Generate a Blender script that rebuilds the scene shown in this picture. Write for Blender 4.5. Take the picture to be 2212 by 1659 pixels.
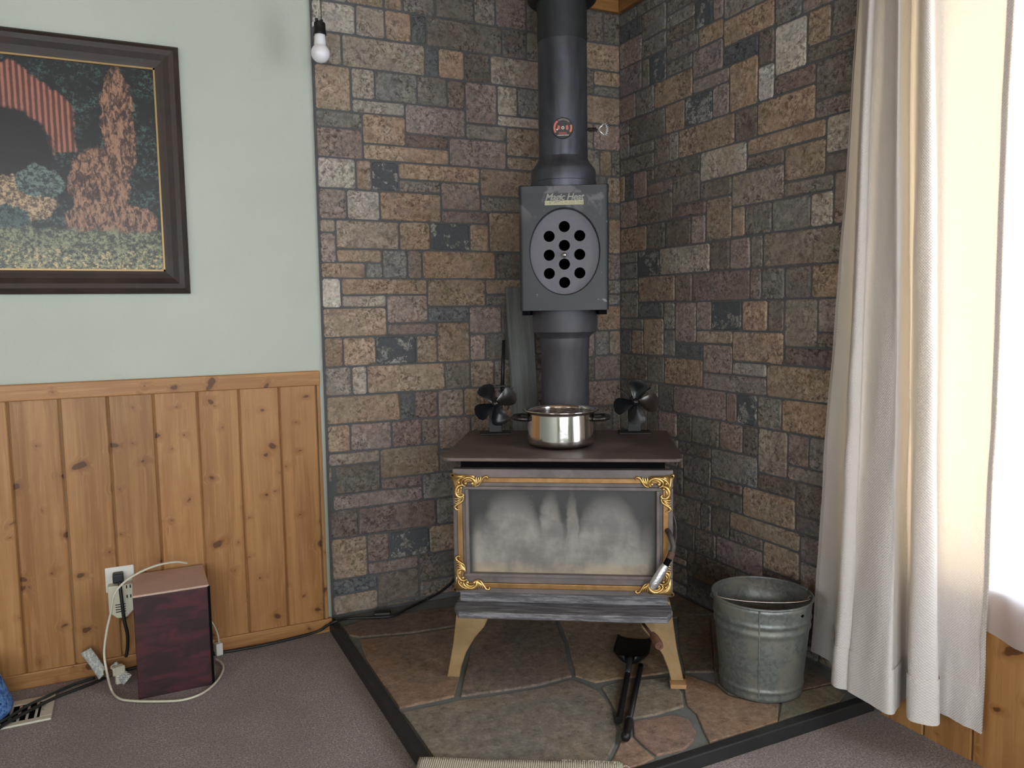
import bpy, bmesh, math, random
from mathutils import Vector, Matrix, noise as mnoise
random.seed(7)
for _o in list(bpy.data.objects):
    bpy.data.objects.remove(_o, do_unlink=True)
SC = bpy.context.scene
COL = SC.collection

# ------------------------------------------------------------------ camera
PW, PH, FPX = 2212, 1659, 1710.5
YAW, PITCH, ROLL = (math.radians(v) for v in (25.749, 5.2514, -0.8717))
CAM = Vector((-1.7944, -2.7, 1.0906))
FW = Vector((math.sin(YAW) * math.cos(PITCH), math.cos(YAW) * math.cos(PITCH), -math.sin(PITCH)))
_r = Vector((math.cos(YAW), -math.sin(YAW), 0)); _u = _r.cross(FW)
RT = _r * math.cos(ROLL) + _u * math.sin(ROLL)
UP = -_r * math.sin(ROLL) + _u * math.cos(ROLL)
cd = bpy.data.cameras.new('camera'); cam = bpy.data.objects.new('camera', cd); COL.objects.link(cam)
cd.sensor_fit = 'HORIZONTAL'; cd.sensor_width = 36.0; cd.lens = FPX / PW * 36.0; cd.clip_start = 0.05
_m = Matrix((RT, UP, -FW)).transposed().to_4x4(); _m.translation = CAM
cam.matrix_world = _m
SC.camera = cam

# ------------------------------------------------------------------ daylight
W = bpy.data.worlds.new('World'); SC.world = W; W.use_nodes = True
_bg = W.node_tree.nodes['Background']
_bg.inputs['Color'].default_value = (0.93, 0.965, 1.0, 1)
_bg.inputs['Strength'].default_value = 10.0
SC.view_settings.view_transform = 'Standard'; SC.view_settings.look = 'None'
SC.view_settings.gamma = 1.0; SC.view_settings.use_curve_mapping = False
SC.view_settings.exposure = 0.12

WIN_Y0, WIN_Y1, WIN_Z0, WIN_Z1 = -3.35, -1.40, 0.44, 1.98      # window in the right wall
BW_X0, BW_X1, BW_Z0, BW_Z1 = -3.6, -1.2, 0.35, 2.05            # unseen glazed opening added behind the camera for fill light
ROOM_X0, ROOM_Y0, CEIL = -4.3, -5.2, 2.30
FW_Y0, FW_Y1, FW_Z0, FW_Z1 = -3.9, -2.7, 0.80, 2.00            # unseen window added in the far left wall to brighten the right wall

def portal(name, loc, size, rot):
    l = bpy.data.lights.new(name, 'AREA'); l.shape = 'RECTANGLE'; l.size, l.size_y = size
    l.cycles.is_portal = True
    o = bpy.data.objects.new(name, l); COL.objects.link(o); o.location = loc; o.rotation_euler = rot
    return o
portal('window_portal', (0.10, (WIN_Y0 + WIN_Y1) / 2, (WIN_Z0 + WIN_Z1) / 2), (WIN_Z1 - WIN_Z0, WIN_Y1 - WIN_Y0), (0, math.radians(90), 0))
portal('fill_window_left_portal', (ROOM_X0 - 0.08, (FW_Y0 + FW_Y1) / 2, (FW_Z0 + FW_Z1) / 2), (FW_Z1 - FW_Z0, FW_Y1 - FW_Y0), (0, math.radians(-90), 0))  # guides sky light through the added far-left window
portal('fill_window_back_portal', ((BW_X0 + BW_X1) / 2, ROOM_Y0 - 0.08, (BW_Z0 + BW_Z1) / 2), (BW_X1 - BW_X0, BW_Z1 - BW_Z0), (math.radians(90), 0, 0))  # guides sky light through the added opening behind the camera

# ------------------------------------------------------------------ pixel helpers (directions only; the plane touched gives the distance)
def ray(x, y): return RT * ((x - PW / 2) / FPX) - UP * ((y - PH / 2) / FPX) + FW
def on(x, y, ax, val):
    d = ray(x, y); return CAM + d * ((val - CAM[ax]) / d[ax])
def pz(x, y, z=0.0): return on(x, y, 2, z)
def pxw(x, y, v=0.0): return on(x, y, 0, v)
def pyw(x, y, v=0.0): return on(x, y, 1, v)

# ------------------------------------------------------------------ mesh helpers
def link(o, parent=None):
    COL.objects.link(o)
    if parent is not None: o.parent = parent
    return o
def tag(o, label=None, cat=None, group=None, kind=None):
    if label: o['label'] = label
    if cat: o['category'] = cat
    if group: o['group'] = group
    if kind: o['kind'] = kind
    return o
def empty(name, loc, rz=0.0, label=None, cat=None, group=None):
    o = bpy.data.objects.new(name, None); o.empty_display_size = 0.05; COL.objects.link(o)
    o.location = loc; o.rotation_euler = (0, 0, rz); tag(o, label, cat, group)
    return o
def part_empty(name, parent, loc=(0, 0, 0)):
    o = bpy.data.objects.new(name, None); o.empty_display_size = 0.03; COL.objects.link(o); o.parent = parent; o.location = loc
    return o

class MB:
    def __init__(s, M=None): s.bm = bmesh.new(); s.M = M or Matrix()
    def v(s, p): return s.bm.verts.new(s.M @ Vector(p))
    def f(s, vs):
        try: return s.bm.faces.new(vs)
        except ValueError: return None
    def box(s, x0, x1, y0, y1, z0, z1):
        P = [s.v((x, y, z)) for z in (z0, z1) for y in (y0, y1) for x in (x0, x1)]
        for q in ((0, 2, 3, 1), (4, 5, 7, 6), (0, 1, 5, 4), (1, 3, 7, 5), (3, 2, 6, 7), (2, 0, 4, 6)): s.f([P[i] for i in q])
        return s
    def prism(s, poly, a0, a1, axis=2):
        def mk(p, a):
            if axis == 2: return (p[0], p[1], a)
            if axis == 1: return (p[0], a, p[1])
            return (a, p[0], p[1])
        A = [s.v(mk(p, a0)) for p in poly]; B = [s.v(mk(p, a1)) for p in poly]; n = len(poly)
        s.f(A[::-1]); s.f(B)
        for i in range(n): s.f([A[i], A[(i + 1) % n], B[(i + 1) % n], B[i]])
        return s
    def loft(s, rings, closed=True, cap0=False, cap1=False):
        R = [[s.v(p) for p in r] for r in rings]; n = len(R[0])
        for a, b in zip(R, R[1:]):
            for i in range(n if closed else n - 1): s.f([a[i], a[(i + 1) % n], b[(i + 1) % n], b[i]])
        if cap0: s.f(R[0][::-1])
        if cap1: s.f(R[-1])
        return s
    def lathe(s, prof, seg=32, c=(0, 0, 0), cap0=False, cap1=False, ax=2, sx=1.0, sy=1.0):
        rings = []
        for r, z in prof:
            ring = []
            for i in range(seg):
                t = 2 * math.pi * i / seg; x, y = r * math.cos(t) * sx, r * math.sin(t) * sy
                p = (x, y, z) if ax == 2 else ((x, -z, y) if ax == 1 else (z, x, y))
                ring.append((p[0] + c[0], p[1] + c[1], p[2] + c[2]))
            rings.append(ring)
        return s.loft(rings, True, cap0, cap1)
    def tube(s, pts, r, seg=8, cap=True, flat=1.0, nrm=None):
        pts = [Vector(p) for p in pts]; n = len(pts)
        rs = r if isinstance(r, (list, tuple)) else [r] * n
        rings = []; prev = Vector(nrm) if nrm else None
        for i, p in enumerate(pts):
            t = (pts[min(i + 1, n - 1)] - pts[max(i - 1, 0)]).normalized()
            if prev is None:
                prev = Vector((0, 0, 1)) if abs(t.z) < 0.9 else Vector((1, 0, 0))
            a = prev - t * prev.dot(t)
            if a.length < 1e-6: a = t.orthogonal()
            a.normalize(); b = t.cross(a); prev = a
            rings.append([p + (a * math.cos(2 * math.pi * k / seg) * flat + b * math.sin(2 * math.pi * k / seg)) * rs[i] for k in range(seg)])
        return s.loft(rings, True, cap, cap)
    def ball(s, c, r, seg=10, sz=1.0, n=6):
        prof = [(max(r * math.sin(math.pi * i / n), 1e-5), -r * sz * math.cos(math.pi * i / n)) for i in range(n + 1)]
        return s.lathe(prof, seg, c)
    def grid(s, fn, nu, nv, wrap=False):
        R = [[s.v(fn(i / (nu - 1 if not wrap else nu), j / (nv - 1))) for i in range(nu)] for j in range(nv)]
        for a, b in zip(R, R[1:]):
            for i in range(nu if wrap else nu - 1): s.f([a[i], a[(i + 1) % nu], b[(i + 1) % nu], b[i]])
        return s
    def build(s, name, mat, parent=None, smooth=False, bevel=0.0, seg=2, loc=None, solid=0.0, sub=0):
        bmesh.ops.recalc_face_normals(s.bm, faces=s.bm.faces)
        me = bpy.data.meshes.new(name); s.bm.to_mesh(me); s.bm.free()
        if smooth:
            for p in me.polygons: p.use_smooth = True
        for m in (mat if isinstance(mat, (list, tuple)) else [mat]): me.materials.append(m)
        o = link(bpy.data.objects.new(name, me), parent)
        if loc is not None: o.location = loc
        if solid:
            md = o.modifiers.new('solid', 'SOLIDIFY'); md.thickness = solid; md.offset = 0
        if bevel:
            md = o.modifiers.new('bevel', 'BEVEL'); md.width = bevel; md.segments = seg; md.limit_method = 'ANGLE'; md.angle_limit = math.radians(40)
            md.harden_normals = False
        if sub:
            md = o.modifiers.new('sub', 'SUBSURF'); md.levels = sub; md.render_levels = sub
        if smooth and (bevel or solid):
            pass
        return o
def auto_smooth(o, ang=35):
    me = o.data
    for p in me.polygons: p.use_smooth = True
    bm = bmesh.new(); bm.from_mesh(me)
    for e in bm.edges:
        if len(e.link_faces) == 2 and e.calc_face_angle(0) > math.radians(ang): e.smooth = False
        else: e.smooth = True
    bm.to_mesh(me); bm.free()
    return o
def bez(pts, n=8):
    """Catmull-Rom through points"""
    P = [Vector(p) for p in pts]; out = []
    for i in range(len(P) - 1):
        p0, p1, p2, p3 = P[max(i - 1, 0)], P[i], P[i + 1], P[min(i + 2, len(P) - 1)]
        for k in range(n):
            t = k / n
            out.append(0.5 * ((2 * p1) + (-p0 + p2) * t + (2 * p0 - 5 * p1 + 4 * p2 - p3) * t * t + (-p0 + 3 * p1 - 3 * p2 + p3) * t ** 3))
    out.append(P[-1]); return out

# ------------------------------------------------------------------ node helpers
class G:
    def __init__(s, name):
        s.m = bpy.data.materials.new(name); s.m.use_nodes = True; s.nt = s.m.node_tree
        s.b = s.nt.nodes['Principled BSDF']; s.out = s.nt.nodes['Material Output']; s._tc = None
    def n(s, t, **kw):
        x = s.nt.nodes.new(t)
        for k, v in kw.items(): setattr(x, k, v)
        return x
    def put(s, sock, val):
        if isinstance(val, bpy.types.NodeSocket): s.nt.links.new(val, sock)
        elif val is not None:
            if sock.type == 'RGBA' and isinstance(val, (tuple, list)) and len(val) == 3: val = (*val, 1)
            if sock.type == 'VECTOR' and isinstance(val, (int, float)): val = (val,) * 3
            sock.default_value = val
    def tc(s, which='Object'):
        if s._tc is None: s._tc = s.n('ShaderNodeTexCoord')
        return s._tc.outputs[which]
    def rnd(s):
        o = s.n('ShaderNodeObjectInfo'); return o
    def mapv(s, vec, scale=(1, 1, 1), loc=(0, 0, 0), rot=(0, 0, 0)):
        x = s.n('ShaderNodeMapping'); s.put(x.inputs['Vector'], vec); s.put(x.inputs['Scale'], scale); s.put(x.inputs['Location'], loc); s.put(x.inputs['Rotation'], rot)
        return x.outputs[0]
    def vadd(s, a, b, op='ADD'):
        x = s.n('ShaderNodeVectorMath', operation=op); s.put(x.inputs[0], a); s.put(x.inputs[1], b); return x.outputs[0]
    def noise(s, vec, scale=5, detail=4, rough=0.55, dist=0.0, col=False):
        x = s.n('ShaderNodeTexNoise'); s.put(x.inputs['Vector'], vec); s.put(x.inputs['Scale'], scale); s.put(x.inputs['Detail'], detail); s.put(x.inputs['Roughness'], rough); s.put(x.inputs['Distortion'], dist)
        return x.outputs['Color' if col else 'Fac']
    def vor(s, vec, scale=5, feature='F1', rnd=1.0, out='Distance'):
        x = s.n('ShaderNodeTexVoronoi', feature=feature); s.put(x.inputs['Vector'], vec); s.put(x.inputs['Scale'], scale); s.put(x.inputs['Randomness'], rnd)
        return x.outputs[out]
    def wave(s, vec, scale=5, dist=2, detail=2, dscale=1, wtype='BANDS', direction='X', prof='SIN'):
        x = s.n('ShaderNodeTexWave', wave_type=wtype, wave_profile=prof)
        if wtype == 'BANDS': x.bands_direction = direction
        s.put(x.inputs['Vector'], vec); s.put(x.inputs['Scale'], scale); s.put(x.inputs['Distortion'], dist); s.put(x.inputs['Detail'], detail); s.put(x.inputs['Detail Scale'], dscale)
        return x.outputs['Fac']
    def math(s, op, a, b=None, c=None, clamp=False):
        x = s.n('ShaderNodeMath', operation=op, use_clamp=clamp); s.put(x.inputs[0], a)
        if b is not None: s.put(x.inputs[1], b)
        if c is not None: s.put(x.inputs[2], c)
        return x.outputs[0]
    def rng(s, v, a, b, c=0.0, d=1.0, smooth=True):
        x = s.n('ShaderNodeMapRange', interpolation_type='SMOOTHSTEP' if smooth else 'LINEAR'); s.put(x.inputs[0], v)
        for i, q in enumerate((a, b, c, d)): s.put(x.inputs[i + 1], q)
        return x.outputs[0]
    def ramp(s, fac, stops, interp='LINEAR'):
        x = s.n('ShaderNodeValToRGB'); s.put(x.inputs[0], fac); cr = x.color_ramp; cr.interpolation = interp
        while len(cr.elements) > 1: cr.elements.remove(cr.elements[-1])
        for i, (p, c) in enumerate(stops):
            e = cr.elements[0] if i == 0 else cr.elements.new(p)
            e.position = p; e.color = (*c, 1) if len(c) == 3 else c
        return x.outputs[0]
    def mix(s, fac, a, b, mode='MIX'):
        x = s.n('ShaderNodeMix', data_type='RGBA', blend_type=mode); s.put(x.inputs[0], fac); s.put(x.inputs[6], a); s.put(x.inputs[7], b)
        return x.outputs[2]
    def sep(s, v):
        x = s.n('ShaderNodeSeparateXYZ'); s.put(x.inputs[0], v); return x.outputs
    def comb(s, x, y, z):
        q = s.n('ShaderNodeCombineXYZ'); s.put(q.inputs[0], x); s.put(q.inputs[1], y); s.put(q.inputs[2], z); return q.outputs[0]
    def bump(s, h, strength=0.3, dist=0.01, nrm=None):
        x = s.n('ShaderNodeBump'); s.put(x.inputs['Height'], h); s.put(x.inputs['Strength'], strength); s.put(x.inputs['Distance'], dist)
        if nrm is not None: s.put(x.inputs['Normal'], nrm)
        return x.outputs[0]
    def set(s, **kw):
        names = dict(color='Base Color', rough='Roughness', metal='Metallic', normal='Normal', spec='Specular IOR Level', coat='Coat Weight', alpha='Alpha', sheen='Sheen Weight', trans='Transmission Weight')
        for k, v in kw.items(): s.put(s.b.inputs[names[k]], v)
        return s.m
def srgb(r, g, b):
    f = lambda c: (c / 255 / 12.92) if c <= 10 else (((c / 255) + 0.055) / 1.055) ** 2.4
    return (f(r), f(g), f(b))
def simple(name, col, rough=0.6, metal=0.0, nscale=0, namt=0.15, bump=0.0, bscale=60, spec=None):
    g = G(name); c = col
    if nscale:
        k = g.noise(g.tc(), nscale, 4)
        c = g.mix(k, tuple(x * (1 - namt) for x in col), tuple(min(1, x * (1 + namt)) for x in col))
    nrm = g.bump(g.noise(g.tc(), bscale, 4), bump, 0.004) if bump else None
    g.set(color=c, rough=rough, metal=metal, normal=nrm, spec=spec)
    return g.m
STONES_L = """-1200 2018 -1055 2117 l;-1150 2119 -1083 2159 g;-1083 2119 -954 2162 o;-954 2119 -887 2171 o;-1055 2018 -954 2119 t;-954 2018 -859 2119 o;-859 2018 -804 2119 b;-887 2119 -769 2181 d;-769 2119 -620 2196 d;-620 2119 -536 2235 g;-536 2119 -412 2235 p;-412 2119 -200 2235 d;-804 2016 -512 2119 d;-512 2016 -412 2119 d;-412 2016 -201 2119 d;-1200 1914 -1103 2018 t;-1103 1914 -811 2018 t;-811 1914 -761 2016 b;-761 1914 -663 2016 o;-663 1913 -561 2016 d;-561 1913 -197 2016 t;-1200 1767 -1077 1914 o;-1077 1813 -995 1914 l;-995 1813 -842 1914 g;-842 1813 -731 1914 d;-731 1813 -662 1913 d;-662 1768 -536 1913 p;-536 1807 -452 1913 l;-452 1807 -199 1913 g;-1200 1712 -1042 1767 g;-1077 1767 -889 1813 l;-889 1712 -662 1813 p;-662 1712 -500 1768 g;-536 1768 -204 1807 l;-1200 1612 -1042 1712 p;-1042 1667 -889 1767 o;-889 1667 -728 1712 r;-1042 1612 -728 1667 o;-728 1612 -500 1712 p;-500 1662 -208 1768 o;-500 1613 -207 1662 o;-1200 1510 -1069 1612 l;-1069 1510 -1015 1612 o;-1015 1510 -920 1612 s;-920 1554 -609 1612 o;-920 1510 -763 1554 g;-763 1456 -609 1554 p;-609 1511 -290 1612 o;-1200 1409 -1104 1510 p;-1104 1409 -988 1510 l;-988 1409 -763 1510 o;-609 1456 -291 1511 g;-763 1409 -577 1456 r;-577 1310 -390 1456 o;-1200 1364 -1146 1409 l;-1200 1264 -1146 1364 p;-1146 1310 -922 1409 t;-922 1310 -808 1409 o;-808 1310 -655 1409 s;-655 1310 -577 1409 o;-1146 1264 -986 1310 o;-986 1211 -895 1310 g;-895 1211 -840 1310 p;-840 1211 -552 1310 o;-552 1211 -270 1307 d;-1200 1211 -1046 1264 o;-1046 1211 -986 1264 g;-1200 1111 -1134 1211 w;-1134 1154 -823 1211 o;-823 1111 -595 1211 o;-595 1154 -270 1211 o;-595 1111 -454 1151 d;-1134 1111 -975 1154 l;-975 1054 -823 1154 p;-1200 1010 -975 1111 o;-823 1054 -662 1111 b;-662 1009 -532 1111 p;-532 1009 -394 1111 d;-975 1010 -790 1054 p;-790 909 -662 1054 o;-1200 909 -1134 1010 o;-1134 909 -1019 1010 o;-1019 909 -870 1010 s;-870 909 -790 1010 o;-662 910 -599 1009 p;-599 910 -514 1009 d;-1200 809 -1108 909 g;-1108 809 -1054 909 l;-1054 809 -763 909 o;-763 809 -662 909 d;-662 809 -566 910 o;-566 804 -470 910 g;-1200 709 -937 809 o;-937 709 -882 809 b;-882 709 -792 809 r;-792 707 -691 809 t;-691 707 -589 809 o;-1200 612 -1119 709 o;-1119 612 -970 709 p;-970 612 -858 709 r;-858 612 -793 709 d;-793 588 -664 707 p;-664 595 -540 706 o;-1200 566 -1015 612 t;-1015 505 -793 612 o;-1200 512 -1185 566 p;-1178 464 -1015 566 d;-1015 464 -860 505 r;-860 410 -662 505 g;-1189 410 -860 464 p;-793 505 -660 588 d;-1200 310 -1100 410 d;-1100 310 -808 410 r;-808 310 -664 410 g;-1200 163 -1072 310 o;-1072 208 -990 310 p;-990 208 -839 310 s;-839 208 -671 310 o;-1072 163 -882 208 p;-882 107 -674 208 d;-1200 108 -1039 163 b;-1039 50 -882 163 d;-882 46 -675 107 d;-1200 35 -1039 108 t;-1039 35 -882 50 d;-200 2118 -76 2235 d;-76 2118 0 2235 d;-201 2016 0 2118 o;-196 1919 -122 2015 d;-122 1957 0 2015 o;-122 1919 0 1957 g;-197 1813 0 1919 o;-123 1714 0 1812 p;-158 1714 -123 1812 g;-153 1614 -95 1714 g;-95 1614 -40 1714 o;-40 1614 0 1714 d;-137 1568 -64 1614 d;-62 1509 0 1614 o;-86 1453 0 1507 d;-57 1311 0 1450 o;-69 1209 0 1311 p;-87 1153 0 1209 g;-88 1108 0 1153 g;-112 1009 0 1107 o;-162 905 -124 1007 p;-123 909 -55 1008 g;-55 909 0 1009 t;-177 809 -124 905 d;-124 809 0 909 p;-160 706 0 809 p;-171 605 -41 706 d;-41 584 0 706 d;-670 35 -450 105 o;-670 105 -450 165 d;-670 165 -520 285 t;-660 285 -510 345 g;-660 345 -490 405 t;-660 405 -550 485 t;-550 405 -430 525 p;-539 525 -410 605 d;-540 605 -430 685 d;-540 685 -370 745 o;-520 165 -410 285 d;-490 285 -340 405 p;-469 745 -320 865 g;-470 865 -300 925 d;-450 35 -330 155 d;-430 405 -210 475 p;-410 155 -300 235 o;-410 475 -270 595 o;-390 925 -290 985 d;-390 985 -290 1065 t;-390 1307 -220 1365 d;-340 235 -230 355 p;-330 35 -210 115 g;-300 115 -160 195 d;-270 475 -170 595 t;-230 195 -70 255 g;-230 255 -120 325 d;-210 325 0 385 d;-370 595 -260 715 d;-290 1365 -90 1485 g;-290 1005 -190 1065 g;-270 1107 -90 1225 g;-170 385 0 445 d;-170 445 -50 525 p;-160 35 0 115 g;-290 1485 -140 1565 t;-220 1225 -70 1345 g;-320 715 -180 835 o;-1200 2165 -1030 2235 p;-290 835 -180 955 g;-160 115 -60 195 o;-660 485 -550 595 d;-1030 2185 -810 2235 o;-390 1065 -270 1153 t;-260 595 -171 715 g;-170 525 -41 605 t;-510 925 -390 1005 d;-390 1365 -290 1455 g;-70 195 0 315 t;-190 1008 -112 1105 g;-810 2197 -700 2235 d;-290 1565 -140 1613 d;-589 745 -470 804 p;-340 355 -210 405 t;-290 955 -162 1005 g;-207 1615 -160 1735 g;-430 605 -370 685 g;-140 1507 -62 1565 d;-60 115 0 195 g;-40 445 0 565 p;-270 1225 -220 1305 t;-210 35 -160 115 o;-210 385 -170 475 d;-410 235 -340 285 t;-120 255 -70 325 t;-90 1345 -60 1453 o;-700 2196 -620 2235 p;-270 1065 -190 1105 g;-199 1735 -160 1813 g;-300 195 -230 235 d;-1200 2117 -1150 2165 o;-450 1115 -390 1154 t;-589 706 -540 745 g;-370 715 -320 745 t;-330 115 -300 155 t;-320 835 -290 865 t"""
STONES_R = """0 2187 116 2235 g;116 2187 300 2235 g;0 2123 151 2187 b;151 2089 301 2187 g;0 2026 151 2123 p;302 2130 461 2180 d;302 2084 461 2130 g;461 2032 553 2127 s;553 2032 605 2114 p;605 2018 831 2122 g;301 2032 461 2084 d;151 2021 301 2089 g;149 1917 198 2021 g;198 1917 301 2021 s;0 1917 149 2026 v;301 1968 479 2032 d;479 1968 605 2032 o;605 1932 832 2018 o;301 1917 450 1968 g;450 1870 605 1968 p;605 1870 766 1932 b;766 1828 834 1932 d;834 1925 940 2041 g;835 1780 962 1925 w;940 1925 1280 1965 p;962 1827 1049 1925 o;1049 1827 1280 1925 g;962 1780 1280 1827 d;766 1722 835 1828 w;637 1719 766 1870 o;450 1821 637 1870 p;230 1821 450 1917 o;111 1821 230 1917 g;0 1821 111 1917 p;835 1722 997 1780 r;997 1671 1280 1780 d;766 1619 997 1722 o;997 1619 1280 1671 p;555 1719 637 1821 p;408 1719 555 1821 s;295 1719 408 1821 o;68 1719 295 1821 d;0 1774 68 1821 g;0 1678 68 1774 g;68 1678 229 1719 g;229 1619 318 1719 d;318 1619 373 1719 g;373 1619 662 1719 o;662 1619 766 1719 d;721 1565 1038 1619 o;1038 1517 1280 1619 l;493 1520 721 1619 l;0 1616 228 1678 d;229 1560 493 1619 d;35 1515 92 1616 b;0 1515 35 1616 o;92 1515 182 1616 p;183 1515 340 1560 r;340 1458 493 1560 d;493 1458 652 1520 d;721 1520 881 1565 d;881 1461 1038 1565 o;1038 1461 1280 1517 d;652 1415 881 1520 t;881 1415 1070 1461 g;1070 1318 1280 1461 p;118 1411 340 1515 d;0 1411 118 1515 p;340 1411 524 1458 r;524 1316 652 1458 o;652 1318 716 1415 o;716 1318 834 1415 d;834 1318 987 1415 g;987 1318 1070 1415 l;0 1314 180 1411 o;180 1314 296 1411 d;296 1314 443 1411 d;443 1314 524 1411 p;0 1272 121 1314 g;0 1211 121 1272 g;121 1215 260 1314 s;260 1215 547 1314 l;547 1215 646 1314 d;646 1215 742 1316 p;742 1215 798 1318 g;798 1213 1126 1318 t;0 1158 125 1211 g;0 1056 125 1158 g;125 1117 356 1215 o;357 1114 453 1215 d;453 1114 740 1215 r;740 1114 792 1215 p;792 1114 890 1213 g;890 1115 995 1213 d;995 1115 1129 1213 o;125 1056 288 1117 b;288 1014 357 1117 g;358 969 477 1114 p;477 1015 558 1114 p;558 1015 706 1114 s;706 1015 821 1114 o;821 1015 890 1114 d;890 971 1020 1115 t;1020 1016 1122 1115 p;0 1011 161 1056 g;161 915 288 1056 o;0 915 77 1011 b;77 915 161 1011 t;288 914 358 1014 g;477 969 663 1015 t;663 914 890 1015 o;358 913 513 969 b;513 869 663 969 p;1020 971 1123 1016 d;890 914 1126 971 r;0 811 185 915 d;185 811 292 914 d;292 811 513 913 o;663 869 821 914 l;513 811 821 869 p;821 811 1108 914 o;0 704 137 811 d;137 703 256 811 d;256 709 348 811 d;348 709 634 811 p;634 709 687 811 p;687 709 781 811 s;781 709 886 811 g;886 709 1110 811 o;256 618 371 709 p;64 613 183 703 d;183 613 256 703 d;371 613 455 709 d;455 611 602 709 d;602 611 716 709 p;716 611 786 709 d;786 565 913 709 t;913 611 998 709 p;998 611 1111 709 g;379 565 560 611 d;560 508 786 611 g;409 470 560 565 d;913 565 1092 611 t;786 508 949 565 d;949 463 1095 565 d;560 470 719 508 d;408 409 719 470 d;334 409 408 506 d;719 409 949 508 o;949 409 1097 463 d;339 308 507 409 d;507 308 564 409 d;564 308 656 409 d;656 349 969 409 o;338 217 475 308 d;475 217 589 308 d;656 308 815 349 d;589 217 815 308 p;815 256 969 349 o;969 326 1118 407 p;337 173 434 217 d;338 75 434 142 d;434 119 690 217 d;690 136 818 217 d;815 239 970 256 d;434 35 624 99 d;624 35 786 119 d;786 35 930 136 d;930 77 1120 236 d;0 35 220 105 o;0 105 220 165 d;0 165 150 285 t;0 285 150 345 g;0 345 170 405 t;0 405 110 485 t;0 485 120 605 p;831 2045 960 2125 d;960 1967 1070 2045 d;960 2045 1130 2105 o;960 2105 1070 2225 d;120 405 270 525 p;1070 2105 1220 2225 g;461 2127 630 2185 d;630 2125 750 2235 d;750 2125 960 2195 p;150 165 260 245 o;1100 407 1280 525 o;170 245 270 305 d;1110 525 1210 605 t;1112 605 1280 665 d;1111 665 1220 785 p;1110 785 1230 865 g;120 525 260 613 d;970 237 1070 325 t;1122 35 1280 95 g;1121 95 1230 165 d;1121 165 1280 225 d;1120 225 1230 345 d;1123 975 1280 1095 g;1130 1095 1230 1155 g;1130 1155 1280 1275 g;1130 1966 1280 2025 d;170 305 290 405 p;1130 865 1280 975 g;220 35 338 115 t;270 507 379 613 g;1130 2025 1280 2105 o;301 2185 470 2235 p;820 136 930 235 g;260 115 337 235 o;1120 345 1280 405 d;750 2195 960 2235 o;470 2185 630 2235 t;930 35 1050 75 g;1220 665 1280 735 t;1220 2105 1280 2175 d;0 605 60 704 g;270 405 330 505 t;290 235 338 355 g;1230 225 1280 345 d;1230 735 1280 855 d;1130 1275 1280 1315 p;1210 525 1280 605 t;1070 1965 1130 2045 g;1070 236 1120 325 g;340 35 430 75 g;1220 2175 1280 2235 d;1230 95 1280 165 g;1230 1095 1280 1155 p;1050 35 1120 75 t;340 145 430 173 o;182 1565 229 1615 d;290 355 339 405 t;220 115 260 165 t;380 506 409 565 o"""
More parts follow.
